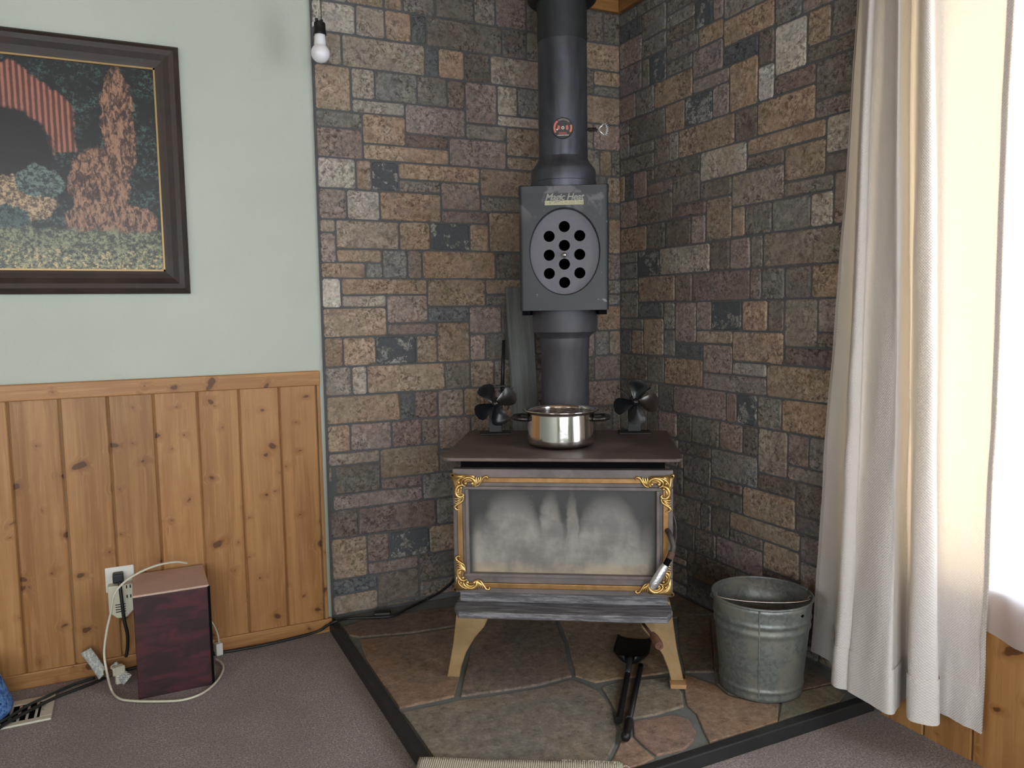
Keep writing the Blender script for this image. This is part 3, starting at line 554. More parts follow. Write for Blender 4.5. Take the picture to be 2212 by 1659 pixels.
def m_lip():
    g = G('ashy_iron'); t = g.tc(); k = g.noise(g.mapv(t, (0.10, 1, 1)), 90, 6, 0.75, 0.2); b = g.noise(g.mapv(t, (0.3, 1, 1)), 12, 4)
    c = g.mix(g.rng(k, 0.42, 0.62), srgb(82, 81, 84), srgb(134, 134, 138)); c = g.mix(g.rng(b, 0.55, 0.75, 0, 0.6), c, srgb(62, 58, 58))
    return g.set(color=c, rough=0.6, metal=0.2, normal=g.bump(k, 0.3, 0.003))
LIPM = m_lip()

# ------------------------------------------------------------------ wood stove
SA = math.radians(32.0); SO = Vector((-0.728, -0.798, PZ))
S_R = Vector((math.cos(SA), -math.sin(SA), 0)); S_B = Vector((math.sin(SA), math.cos(SA), 0))
def spos(u, v, z): return SO + S_R * u + S_B * v + Vector((0, 0, z - PZ))
stove = empty('wood_stove', SO, -SA, 'dark cast iron wood stove with gold-trimmed glass door standing on the hearth', 'stove')
L = lambda z: z - PZ
m = MB(); m.box(-0.290, 0.290, 0.0, 0.43, L(0.262), L(0.650)); m.build('firebox', IRON, stove, bevel=0.006)
m = MB(); m.box(-0.285, 0.285, 0.004, 0.42, L(0.650), L(0.680)); m.build('gap_shade_block', BLACK, stove)  # solid black block painting the shade under the top plate
def rrect(x0, x1, y0, y1, r0, r1, n=5):
    out = []
    for cx, cy, r, a0 in ((x1 - r0, y0 + r0, r0, -90), (x1 - r1, y1 - r1, r1, 0), (x0 + r1, y1 - r1, r1, 90), (x0 + r0, y0 + r0, r0, 180)):
        for i in range(n + 1):
            a = math.radians(a0 + 90 * i / n); out.append((cx + r * math.cos(a), cy + r * math.sin(a)))
    return out
m = MB(); m.prism(rrect(-0.333, 0.331, -0.048, 0.462, 0.028, 0.006), L(0.679), L(0.689)); m.build('top_plate', IRON_TOP, stove, bevel=0.003)
# ash lip
m = MB(); m.prism([(-0.300, 0.004), (-0.302, -0.045), (-0.284, -0.092), (0.284, -0.092), (0.302, -0.045), (0.300, 0.004)], L(0.249), L(0.268)); m.build('ash_lip', LIPM, stove, bevel=0.003)
m = MB(); m.box(-0.292, 0.292, -0.012, 0.002, L(0.268), L(0.300)); m.build('lower_front_plate', LIPM, stove, bevel=0.002)
# legs: L-shaped curved castings
prof = [(0.0, 0.225), (-0.016, 0.10), (-0.036, 0.0), (0.000, 0.0), (0.006, 0.030), (0.022, 0.075), (0.048, 0.118), (0.076, 0.150), (0.092, 0.185), (0.098, 0.225)]
def leg(sx, vfront, sv, zs=0.0):
    m = MB()
    x0 = sx * 0.302
    def P(p, o): return (x0 - sx * p[0], vfront + sv * o, p[1] * (0.23 / 0.225) * (1 - zs) + zs * 0.23)
    a = [P(p, 0.0) for p in prof]; b = [P(p, 0.012) for p in prof]
    m.loft([a, b], True, True, True)
    ring0, ring1 = [], []
    for p in prof:
        # side flange follows the outer edge of the front flange
        z = p[1]; xo = -0.036 + (z / 0.10) * 0.020 if z < 0.10 else -0.016 + (z - 0.10) / 0.125 * 0.016
        zz = z * (0.23 / 0.225) * (1 - zs) + zs * 0.23
        ring0.append((x0 - sx * xo, vfront + sv * max(p[0] + 0.03, 0.0), zz)); ring1.append((x0 - sx * (xo + 0.012), vfront + sv * max(p[0] + 0.03, 0.0), zz))
    m.loft([ring0, ring1], True, True, True)
    return m.build('leg', LEGM, stove, bevel=0.003)
leg(-1, 0.0, 1); leg(1, 0.0, 1, 0.055); leg(-1, 0.42, -1); leg(1, 0.42, -1)
# door
door = None
m = MB()
for a in ((-0.304, 0.304, 0.605, 0.655), (-0.304, 0.304, 0.300, 0.352), (-0.304, -0.264, 0.352, 0.605), (0.264, 0.304, 0.352, 0.605)):
    m.box(a[0], a[1], -0.030, -0.001, L(a[2]), L(a[3]))
door = m.build('door', DOORM, stove, bevel=0.003)
m = MB(); m.box(-0.266, 0.266, 0.0, 0.005, 0.0, 0.256); gl = m.build('glass', SOOT, door, loc=(0, -0.018, L(0.350)))
m = MB()
for a in ((-0.275, 0.275, 0.598, 0.607), (-0.275, 0.275, 0.349, 0.358), (-0.268, -0.259, 0.358, 0.598), (0.259, 0.268, 0.358, 0.598)):
    m.box(a[0], a[1], -0.036, -0.016, L(a[2]), L(a[3]))
m.build('glass_retainer', DOORM, door, bevel=0.0015)
m = MB()
for a in ((-0.291, 0.291, 0.618, 0.632), (-0.291, 0.291, 0.317, 0.332), (-0.291, -0.276, 0.332, 0.618), (0.276, 0.291, 0.332, 0.618)):
    m.box(a[0], a[1], -0.037, -0.029, L(a[2]), L(a[3]))
m.build('gold_trim', GOLD, door, bevel=0.002)
def ornament(sx, sy, cx, cz):
    """scrolled corner casting; zoom coordinates with the ear of the corner at (240, 340)"""
    K = 0.00129 / 12.76
    def T(x, y, h=0.0): return (cx + sx * (x - 240) * K, -0.038 - h, cz - sy * (y - 340) * K)
    m = MB()
    ear = [(240 + 62 * math.cos(a), 340 + 62 * math.sin(a)) for a in [math.radians(95 + 260 * i / 9) for i in range(10)]]
    plate = ear + [(330, 300), (430, 325), (850, 345), (860, 470), (760, 470), (640, 430), (520, 500), (420, 600), (350, 720), (330, 960), (275, 965), (262, 520), (215, 400)]
    A = [m.v(T(x, y, 0.0)) for x, y in plate]; B = [m.v(T(x, y, 0.003)) for x, y in plate]; n = len(plate)
    m.f(A); m.f(B)
    for i in range(n): m.f([A[i], A[(i + 1) % n], B[(i + 1) % n], B[i]])
    def stroke(pts, r, h=0.004, taper=(0.35, 0.35)):
        P = bez([T(x, y, h) for x, y in pts], 5); k = len(P)
        rs = [r * K * (taper[0] + (1 - taper[0]) * min(1, i / (0.35 * k))) * (taper[1] + (1 - taper[1]) * min(1, (k - 1 - i) / (0.35 * k))) for i in range(k)]
        m.tube(P, rs, 6)
    stroke([(560, 640), (490, 560), (520, 470), (640, 400), (750, 405), (840, 470), (860, 560), (815, 610), (765, 575)], 48)
    stroke([(600, 620), (560, 540), (620, 470), (720, 460), (790, 500)], 28)
    stroke([(330, 620), (360, 520), (450, 430), (560, 385), (700, 370)], 26)
    stroke([(590, 650), (500, 610), (400, 640), (335, 740), (330, 860), (390, 930), (480, 940), (540, 890), (500, 845)], 46)
    stroke([(430, 690), (395, 760), (390, 840), (430, 890)], 30)
    for x, y, r in ((600, 560, 50), (785, 560, 50), (475, 690, 42), (410, 540, 42), (385, 815, 38)):
        c = T(x, y, 0.004); m.ball(c, r * K, 8, 1.0, 5)
    for e in ((905, 380), (965, 385), (1025, 370), (1075, 470)): stroke([(850, 620), (900 + (e[0] - 900) * 0.3, 540), (e[0] - 10, 450), e], 26, 0.0035, (0.9, 0.5))
    stroke([(860, 635), (960, 610), (1040, 500), (1110, 390), (1190, 370), (1215, 420), (1180, 440)], 34)
    for e in ((285, 975), (275, 1040), (270, 1100), (330, 1150)): stroke([(545, 940), (460, 960 + (e[1] - 960) * 0.3), (360, e[1] + 20), e], 26, 0.0035, (0.9, 0.5))
    stroke([(545, 960), (500, 1060), (400, 1130), (310, 1190), (290, 1250), (350, 1300), (410, 1290)], 34)
    o = m.build('corner_ornament', GOLDB, door, smooth=True)
    mm = MB(); c = T(240, 340, 0.0032); mm.lathe([(0.0001, 0.0008), (0.0022, 0.0008), (0.0026, 0.0)], 10, c, ax=1); mm.build('screw', BLACK, door)
for sx, sy, cx, cz in ((1, 1, -0.301, 0.639), (-1, 1, 0.301, 0.640), (1, -1, -0.301, 0.312), (-1, -1, 0.301, 0.312)): ornament(sx, sy, cx, L(cz))
# door handle
m = MB(); P = bez([(0.288, -0.030, L(0.490)), (0.292, -0.065, L(0.486)), (0.300, -0.080, L(0.462)), (0.296, -0.084, L(0.440))], 6); m.tube(P, 0.0075, 10)
hd = m.build('handle', IRON, door, smooth=True)
m = MB(); m.tube([(0.297, -0.084, L(0.446)), (0.2905, -0.085, L(0.428))], 0.0095, 12); m.build('ferrule', RUST, door, smooth=False)
m = MB(); m.tube([(0.2905, -0.085, L(0.430)), (0.279, -0.086, L(0.408))], 0.0085, 12); m.build('handle_sleeve', BLACK, door)
m = MB(); P = [Vector((0.280, -0.086, L(0.410))).lerp(Vector((0.243, -0.088, L(0.346))), i / 6) for i in range(7)]; m.tube(P, [0.0095, 0.0118, 0.0122, 0.0128, 0.0130, 0.0126, 0.0095], 12); auto_smooth(m.build('handle_grip', FOIL, door), 50)
m = MB(); m.tube(bez([(0.306, -0.01, L(0.53)), (0.313, -0.015, L(0.50)), (0.312, -0.012, L(0.45)), (0.305, -0.005, L(0.42))], 5), 0.0022, 6); m.build('latch_bar', IRON, door)
# air control rod
m = MB(); m.tube([(0.222, -0.02, L(0.222)), (0.248, -0.10, L(0.214))], 0.0045, 8); m.build('air_control_rod', RUST, stove, smooth=True)
m = MB(); d = Vector((0.26, -0.95, -0.17)).normalized(); a = Vector((0.245, -0.085, L(0.217))); b = a + d * 0.055
m.tube([a, a.lerp(b, 0.3), a.lerp(b, 0.8), b], [0.008, 0.0115, 0.0125, 0.011], 14, cap=False); m.tube([b, b - d * 0.02], [0.0055, 0.0055], 12, cap=True); m.loft([[b + Vector((math.cos(t), 0, math.sin(t))) * r for t in [2 * math.pi * k / 14 for k in range(14)]] for r in (0.011, 0.0055)])
auto_smooth(m.build('air_control_knob', simple('scorched_wood', srgb(98, 66, 50), 0.6, 0, 30, 0.3), stove), 50)
# wooden shim under the right front leg
p = spos(0.322, -0.004, PZ)
g_ = simple('split_wood', srgb(168, 132, 92), 0.8, 0, 60, 0.25, 0.4, 80)
m = MB(); m.prism([(-0.022, 0), (0.020, 0), (0.021, 0.0118), (-0.006, 0.0122), (-0.023, 0.0115)], -0.018, 0.02, axis=1)
o = m.build('wooden_shim', g_); o.location = p; o.rotation_euler = (0, 0, -SA); tag(o, 'small split wood shim wedged under one stove leg', 'shim')

# ------------------------------------------------------------------ stove pipe, heat reclaimer, chimney pipe
PC = spos(-0.003, 0.370, 0.689)
dc = CAM - PC; PRZ = math.atan2(dc.x, -dc.y)
pipe = empty('stove_pipe', PC, PRZ, 'grey lower stove pipe rising from the stove top behind the steel pot', 'stove pipe')
z0 = 0.689
m = MB(); m.lathe([(0.0768, 0.0), (0.0768, 0.276), (0.0785, 0.279), (0.0785, 0.320)], 48); m.build('pipe_section', PIPE2, pipe, smooth=True)
m = MB(); m.lathe([(0.079, 0.314), (0.084, 0.322), (0.1015, 0.334), (0.1025, 0.340), (0.1025, 0.402)], 48); auto_smooth(m.build('adapter_collar', PIPE2, pipe), 30)
ZB, ZT = 1.091, 1.462
reclaimer = empty('heat_reclaimer', (PC.x, PC.y, ZB), PRZ, 'dark enamel stovepipe heat reclaimer box with oval plate of ten tube holes', 'heat reclaimer')
HB = ZT - ZB; hw, hd_ = 0.134, 0.140; rc = 0.012
m = MB()
pl = [(hw - rc, -hd_)] + [(hw - rc + rc * math.sin(a), -hd_ + rc - rc * math.cos(a)) for a in [math.pi / 2 * i / 5 for i in range(1, 6)]] + [(hw, hd_), (-hw, hd_)] + [(-hw + rc - rc * math.cos(a), -hd_ + rc - rc * math.sin(a)) for a in [math.pi / 2 * i / 5 for i in range(0, 6)]]
m.loft([[(x, y, z) for x, y in pl] for z in (0.0, HB)], closed=False)
m.f([m.v((x, y, HB)) for x, y in pl]); m.f([m.v((x, y, 0.0)) for x, y in pl][::-1])
ocx, ocz, orx, orz = 0.002, 0.176, 0.107, 0.131
def fill_front(m, outer, holes, y):
    es = []
    for lp in [outer] + holes:
        vs = [m.v((x, y, z)) for x, z in lp]
        for i in range(len(vs)): es.append(m.bm.edges.new((vs[i], vs[(i + 1) % len(vs)])))
    bmesh.ops.triangle_fill(m.bm, use_beauty=True, use_dissolve=False, edges=es)
ell = lambda k, n=48: [(ocx + orx * k * math.cos(2 * math.pi * i / n), ocz + orz * k * math.sin(2 * math.pi * i / n)) for i in range(n)]
fill_front(m, [(-hw + rc, 0), (hw - rc, 0), (hw - rc, HB), (-hw + rc, HB)], [ell(1.0)], -hd_)
m.loft([[(x, -hd_, z) for x, z in ell(1.0)], [(x, -hd_ + 0.004, z) for x, z in ell(0.99)], [(x, -hd_ + 0.026, z) for x, z in ell(0.965)]])
bmesh.ops.remove_doubles(m.bm, verts=m.bm.verts, dist=0.0002)
auto_smooth(m.build('casing', CASING, reclaimer), 40)
m = MB(); m.loft([[(x * 1.006, y * 1.006 if y < 0 else y, z) for x, y in pl] for z in (HB - 0.022, HB - 0.001)], closed=True); m.f([m.v((x * 1.006, y * 1.006 if y < 0 else y, HB + 0.001)) for x, y in pl]); m.build('cap_rim', CASING, reclaimer)
m = MB()
for sx in (-1, 1): m.prism([(sx * 0.128, -0.130), (sx * 0.105, -0.130), (sx * 0.105, 0.12), (sx * 0.128, 0.12)], -0.014, 0.0)
m.build('bottom_flange', BLACK, reclaimer)
holes = [(552, 478), (365, 593), (740, 592), (551, 707), (363, 822), (738, 820), (550, 935), (362, 1047), (738, 1046), (550, 1160)]
KH = 0.000246; hr = 0.0168
hc = [(ocx + (x - 553) * KH, ocz - (y - 786) * KH) for x, y in holes]
circ = lambda c, r, n=24: [(c[0] + r * math.cos(2 * math.pi * i / n), c[1] + r * math.sin(2 * math.pi * i / n)) for i in range(n)]
m = MB(); fill_front(m, ell(0.972), [circ(c, hr) for c in hc], -hd_ + 0.020); plate = m.build('oval_plate', PLATEM, reclaimer)
for c in hc:
    m = MB(); m.loft([[(x, -hd_ + 0.0200, z) for x, z in circ(c, hr)], [(x, -hd_ + 0.20, z) for x, z in circ(c, hr)]], True, False, True); m.build('heat_tube', BLACK, plate)
m = MB(); m.lathe([(0.0045, 0.0), (0.0045, 0.012), (0.0075, 0.013), (0.0075, 0.018), (0.005, 0.022), (0.0001, 0.023)], 14, (ocx - 0.001, -hd_ + 0.020, ocz - 0.010), ax=1); m.build('scraper_knob', STEEL, plate, smooth=True)
# badge and raised lettering
g = G('cream_badge'); t = g.tc(); q = g.noise(g.mapv(t, (1, 1, 1)), 420, 2); zz = g.sep(t)[2]
rows = g.math('MULTIPLY', g.rng(q, 0.50, 0.54), g.rng(g.math('ABSOLUTE', zz), 0.0052, 0.0046))
g.set(color=g.mix(g.math('MULTIPLY', rows, 0.6), srgb(168, 165, 132), srgb(92, 94, 84)), rough=0.45)
m = MB(); m.box(-0.058, 0.058, -0.0015, 0.0, -0.0065, 0.0065); m.build('badge', g.m, reclaimer, loc=(0.002, -hd_ - 0.0004, HB - 0.051))
fc = bpy.data.curves.new('lettering', 'FONT'); fc.body = 'Magic Heat'; fc.size = 0.0275; fc.extrude = 0.0015; fc.shear = 0.28; fc.align_x = 'CENTER'; fc.space_character = 0.92; fc.offset = 0.0004
fo = bpy.data.objects.new('tmp_text', fc); COL.objects.link(fo); bpy.context.view_layer.update()
dg = bpy.context.evaluated_depsgraph_get(); tm = bpy.data.meshes.new_from_object(fo.evaluated_get(dg)); bpy.data.objects.remove(fo)
tm.materials.clear(); tm.materials.append(simple('letter_metal', srgb(128, 128, 122), 0.45, 0.4))
lt = link(bpy.data.objects.new('lettering', tm), reclaimer); lt.location = (0.002, -hd_ - 0.002, HB - 0.043); lt.rotation_euler = (math.pi / 2, 0, 0)
m = MB(); m.prism([(-0.062, -0.058), (0.068, -0.058), (0.072, -0.040), (0.060, -0.022), (-0.058, -0.0225), (-0.056, -0.042)], 0.0, 0.0008, axis=1); m.build('name_panel', simple('black_enamel', srgb(36, 40, 40), 0.4, 0.2), reclaimer, loc=(0.002, -hd_ - 0.0008, HB))

chim = empty('chimney_pipe', (PC.x, PC.y, ZT), PRZ, 'dark blued upper chimney pipe between heat reclaimer box and ceiling', 'chimney pipe')
m = MB(); m.lathe([(0.1035, 0.001), (0.1035, 0.026), (0.1015, 0.028), (0.1015, 0.060), (0.0985, 0.068), (0.088, 0.082), (0.0790, 0.096), (0.0775, 0.104)], 48); auto_smooth(m.build('adapter_collar', PIPE, chim), 30)
m = MB(); m.lathe([(0.0765, 0.098), (0.0765, 0.470)], 48); m.build('pipe_section', PIPE, chim, smooth=True)
m = MB(); m.lathe([(0.0772, 0.452), (0.0772, 0.60), (0.0772, CEIL - ZT)], 48); m.build('pipe_section', m_pipe('dark_pipe', srgb(48, 52, 54), srgb(62, 66, 68), 0.5), chim, smooth=True)
# damper handle: spring coil and wire loop
zd = 1.652 - ZT
m = MB()
m.tube([(0.074, 0, zd), (0.112, 0, zd)], 0.0022, 6)
m.tube([(0.078 + 0.028 * i / 70, 0.0062 * math.cos(2 * math.pi * i / 10), zd + 0.0062 * math.sin(2 * math.pi * i / 10)) for i in range(71)], 0.0013, 5)
dm = m.build('damper_spindle', simple('dark_spring', srgb(70, 66, 60), 0.4, 0.8), chim, smooth=True)
m = MB()
m.tube([(0.110, 0, zd), (0.128, 0, zd + 0.018)], 0.0030, 6); m.tube([(0.110, 0, zd), (0.128, 0, zd - 0.018)], 0.0030, 6)
arc = [(0.128 + 0.006 * math.sin(math.pi * i / 40), 0, zd + 0.018 - 0.036 * i / 40) for i in range(41)]
m.tube([(x + 0.005 * abs(math.sin(i * 0.9)), 0.004 * math.cos(i * 1.1), z + 0.001 * math.sin(i)) for i, (x, y, z) in enumerate(arc)], 0.0016, 5)
for i in range(2, 40, 5): x, y, z = arc[i]; m.tube([(x, 0, z), (x + 0.009, 0, z + (z - zd) * 0.25)], 0.0012, 4)
m.build('damper_handle', simple('bright_wire', (0.82, 0.82, 0.80), 0.35, 0.7), chim, smooth=True)
m = MB(); m.lathe([(0.0775, 0.0), (0.100, 0.0), (0.106, 0.006), (0.106, CEIL - 2.035)], 40); fl = m.build('ceiling_collar', simple('flat_black', srgb(20, 20, 22), 0.6)); fl.location = (PC.x, PC.y, 2.035); tag(fl, 'flat black support collar where the chimney pipe meets the ceiling', 'collar')
# thermometer
th = empty('stove_thermometer', (PC.x, PC.y, 1.642), PRZ, 'round magnetic dial thermometer with red zones on the chimney pipe', 'thermometer')
yf = -0.0785
def disc(m, r0, r1, a0, a1, y, n=24, d=0.0006):
    R = []
    for r in (r0, r1):
        R.append([(r * math.cos(math.radians(a0 + (a1 - a0) * i / n)), y, r * math.sin(math.radians(a0 + (a1 - a0) * i / n))) for i in range(n + 1)])
    m.loft(R, closed=False)
m = MB(); m.lathe([(0.0001, 0.006), (0.029, 0.006), (0.030, 0.0075), (0.0315, 0.0075), (0.0322, 0.005), (0.0322, 0.0)], 40, (0, yf + 0.002, 0), ax=1); m.build('dial', simple('dial_black', srgb(24, 25, 26), 0.35), th)
RED = simple('dial_red', srgb(190, 96, 88), 0.5); ORG = simple('dial_orange', srgb(196, 118, 88), 0.5); WHT = simple('dial_white', srgb(220, 216, 206), 0.5); DRD = simple('dial_brick', srgb(132, 62, 54), 0.5); GRY = simple('dial_grey', srgb(96, 94, 92), 0.5)
y1 = yf - 0.0045
for r0, r1, a0, a1, mt in ((0.0225, 0.0285, 128, 212, RED), (0.0225, 0.0285, -30, 18, ORG), (0.0225, 0.0285, 40, 122, GRY), (0.0095, 0.0165, 150, 200, RED), (0.0095, 0.0165, -25, 30, RED)):
    m = MB(); disc(m, r0, r1, a0, a1, y1); m.build('dial_band', mt, th)
m = MB(); m.box(-0.013, 0.012, y1 - 0.0002, y1, -0.019, -0.0125); m.build('dial_panel', DRD, th)
m = MB()
for i in range(8): m.box(-0.0165 + i * 0.0044, -0.0133 + i * 0.0044, y1 - 0.0002, y1, -0.0228, -0.0208)
m.build('dial_print', WHT, th)
m = MB(); disc(m, 0.0026, 0.0046, 0, 360, y1 - 0.0005); m.build('dial_hub', WHT, th)
m = MB(); m.prism([(-0.0205, -0.0035), (-0.0175, -0.0075), (-0.0140, -0.0040), (-0.0165, -0.0022)], y1 - 0.0008, y1, axis=1); m.build('needle', WHT, th)
# ------------------------------------------------------------------ heat-powered fans
FANM = simple('gloss_black_fan', srgb(22, 24, 27), 0.22, 0.0, 0, 0, 0, 60, 0.6)
FAND = simple('matt_black_fan', srgb(30, 31, 33), 0.5, 0.2)
def blade_mesh(R=0.072):
    m = MB(); rows = []
    n = 9; w = 7
    for i in range(n):
        t = i / (n - 1); r = 0.010 + (R - 0.010) * t
        half = 0.007 + 0.0240 * math.sin(math.pi * min(1, t * 0.62 + 0.02)) ** 0.9
        if t > 0.72: half *= math.sqrt(max(0.0, 1 - ((t - 0.72) / 0.30) ** 2))
        half = max(half, 0.002)
        tw = math.radians(34 - 14 * t); sweep = 0.006 * math.sin(t * math.pi) 
        row = []
        for j in range(w):
            q = (j / (w - 1) * 2 - 1); x = q * half + sweep; cup = 0.006 * (1 - q * q) * math.sin(math.pi * min(t + 0.15, 1))
            row.append((x * math.cos(tw), -x * math.sin(tw) + cup - 0.004, r))
        rows.append(row)
    m.loft(rows, closed=False); bmesh.ops.recalc_face_normals(m.bm, faces=m.bm.faces)
    me = bpy.data.meshes.new('blade'); m.bm.to_mesh(me); m.bm.free()
    for p in me.polygons: p.use_smooth = True
    me.materials.append(FANM); return me
BLADE = blade_mesh()
def fan(u, v, rz, hubz, angs, label, style):
    p = spos(u, v, 0.6895)
    t = empty('stove_fan', p, -SA + rz, label, 'stove fan', 'heat powered fans on the stove top')
    h = hubz
    m = MB(); m.box(-0.052, 0.052, -0.040, 0.030, 0.0, 0.004); m.build('base', FAND, t, bevel=0.001)
    m = MB(); m.box(-0.021, 0.021, -0.006, 0.006, 0.004, h - 0.025); m.box(-0.0225, 0.0225, -0.009, 0.009, h - 0.030, h - 0.012); m.build('stem', FAND, t, bevel=0.001)
    # cooling fins: curved sheets fanning out above the stem
    m = MB()
    if style == 'fins':
        for k, (dx, top, bend) in enumerate(((-0.034, 0.040, -0.030), (-0.020, 0.050, -0.016), (-0.007, 0.052, -0.006), (0.007, 0.052, 0.006), (0.020, 0.048, 0.018), (0.034, 0.038, 0.030))):
            P = bez([(dx * 0.35, 0, h - 0.014), (dx * 0.8, 0, h + top * 0.45), (dx + bend * 0.7, 0, h + top)], 6)
            rows = [[(q.x, -0.004 + 0.0, q.z), (q.x, 0.038, q.z)] for q in P]; m.loft(rows, closed=False)
        m.build('heat_sink', FAND, t, solid=0.0018)
    else:
        for rr, a0, a1 in ((0.050, -35, 60), (0.050, 120, 215), (0.036, -30, 70), (0.036, 110, 210)):
            P = [(rr * math.cos(math.radians(a0 + (a1 - a0) * i / 12)), rr * math.sin(math.radians(a0 + (a1 - a0) * i / 12)) + h) for i in range(13)]
            m.loft([[(x, 0.0, z), (x, 0.036, z)] for x, z in P], closed=False)
        m.build('heat_sink', FAND, t, solid=0.002)
        m = MB(); m.box(-0.036, 0.036, 0.0, 0.036, h + 0.050, h + 0.053); m.box(-0.006, 0.004, 0.012, 0.02, h + 0.053, h + 0.058); m.build('top_bar', FAND, t)
        m = MB(); m.tube(bez([(0.036, 0.018, h + 0.040), (0.050, 0.018, h + 0.034), (0.062, 0.018, h + 0.046)], 5), 0.0014, 6); m.build('carry_wire', FAND, t)
    m = MB(); m.lathe([(0.016, -0.006), (0.016, 0.030), (0.010, 0.033), (0.010, 0.052)], 18, (0, 0, h), True, True, ax=1); m.build('motor', FAND, t, smooth=False)
    m = MB(); m.lathe([(0.012, 0.050), (0.012, 0.062), (0.008, 0.067), (0.0001, 0.068)], 18, (0, 0, h), True, False, ax=1); hub = m.build('hub', FANM, t, smooth=True)
    for a in angs:
        b = link(bpy.data.objects.new('blade', BLADE), t); b.location = (0, -0.056, h); b.rotation_euler = (0, math.radians(a), 0)
    return t
fan(-0.236, 0.40, math.radians(8), 0.104, (-38, 58, 158, 236), 'black stove fan with carry bar on the stove top beside the grey board', 'bar')
fan(0.220, 0.42, math.radians(2), 0.106, (4, 88, 172, 252), 'black stove fan with splayed cooling fins on the stove top near the stone corner', 'fins')

# ------------------------------------------------------------------ steel pot
def m_steel():
    g = G('brushed_stainless'); t = g.tc(); k = g.noise(g.mapv(t, (1, 1, 0.05)), 60, 3); f = g.noise(t, 45, 5, 0.7); z = g.sep(t)[2]
    c = g.mix(g.rng(f, 0.60, 0.75, 0, 0.4), (0.68, 0.67, 0.65), (0.48, 0.47, 0.45)); c = g.mix(g.rng(z, 0.018, 0.004), c, (0.14, 0.12, 0.10))
    return g.set(color=c, rough=g.rng(f, 0.3, 0.7, 0.07, 0.15), metal=1.0, normal=g.bump(k, 0.03, 0.002))
POTM = m_steel()
pot = empty('cooking_pot', spos(-0.008, 0.166, 0.6895), -SA, 'stainless steel pot of water with dark handles on the stove top', 'pot')
m = MB(); m.lathe([(0.0001, 0.001), (0.086, 0.0), (0.095, 0.004), (0.1010, 0.012), (0.1026, 0.018), (0.1030, 0.023), (0.10292, 0.026), (0.1018, 0.060), (0.10062, 0.0965), (0.10055, 0.0985), (0.1010, 0.1005), (0.1040, 0.104), (0.112, 0.1065), (0.1135, 0.1085), (0.112, 0.1105), (0.104, 0.110), (0.0995, 0.107), (0.0985, 0.100), (0.0985, 0.010), (0.0001, 0.006)], 64)
m.build('pot_body', POTM, pot, smooth=True)
g = G('scummy_water'); t = g.tc(); k = g.noise(t, 55, 6, 0.7, 1.0); g.set(color=g.mix(g.rng(k, 0.48, 0.60), (0.012, 0.013, 0.014), (0.32, 0.32, 0.31)), rough=0.16, normal=g.bump(k, 0.5, 0.006))
m = MB(); m.lathe([(0.0001, 0.1015), (0.06, 0.102), (0.0985, 0.1016)], 48); m.build('water', g.m, pot, smooth=True)
BAKE = simple('black_bakelite', srgb(30, 28, 27), 0.3)
for s in (-1, 1):
    m = MB(); P = bez([(s * 0.098, -0.030, 0.082), (s * 0.122, -0.034, 0.084), (s * 0.136, -0.020, 0.085), (s * 0.139, 0.0, 0.085), (s * 0.136, 0.020, 0.085), (s * 0.122, 0.034, 0.084), (s * 0.098, 0.030, 0.082)], 4)
    m.tube(P, 0.0085, 10, flat=0.9); m.build('pot_handle', BAKE, pot, smooth=True)

# ------------------------------------------------------------------ grey board and poker leaning on the stone
def m_board():
    g = G('weathered_board'); t = g.tc(); k = g.noise(g.mapv(t, (1, 1, 0.05)), 75, 5, 0.65); b = g.noise(t, 6, 4)
    c = g.mix(g.rng(k, 0.32, 0.70), srgb(92, 96, 94), srgb(118, 122, 120)); c = g.mix(g.rng(b, 0.50, 0.75, 0, 0.4), c, srgb(96, 96, 78))
    return g.set(color=c, rough=0.75, normal=g.bump(k, 0.25, 0.003))
tp, bt = (pyw(1083, 627, -0.055) + pyw(1155, 621, -0.055)) / 2, (pyw(1097, 870, -0.105) + pyw(1168, 868, -0.105)) / 2
d = (bt - tp); bt = tp + d * ((PZ - tp.z) / d.z)
zax = (tp - bt).normalized(); xax = Vector((1, 0.0, 0)); xax = (xax - zax * xax.dot(zax)).normalized(); yax = zax.cross(xax)
LB = (tp - bt).length
m = MB(); m.box(-0.051, 0.051, -0.008, 0.008, 0.0, LB); bd = m.build('weathered_board', m_board(), bevel=0.002)
bd.matrix_world = Matrix(((xax.x, yax.x, zax.x, bt.x), (xax.y, yax.y, zax.y, bt.y), (xax.z, yax.z, zax.z, bt.z + 0.004), (0, 0, 0, 1)))
tag(bd, 'weathered grey board leaning on the stone wall behind the stove', 'board')
tp, b2 = pyw(1088, 735, -0.10), pyw(1085, 836, -0.125); d = b2 - tp; b2 = tp + d * ((PZ - tp.z) / d.z)
pk = empty('fire_poker', (b2.x, b2.y, PZ), 0, 'thin black fire poker leaning beside the grey board', 'poker')
q = tp - b2
m = MB(); m.tube([(0, 0, 0.004), q * 0.85], 0.0042, 8); m.build('rod', FAND, pk, smooth=True)
m = MB(); m.tube([q * 0.80, q], [0.0075, 0.0060], 10); m.build('grip', FAND, pk, smooth=True)

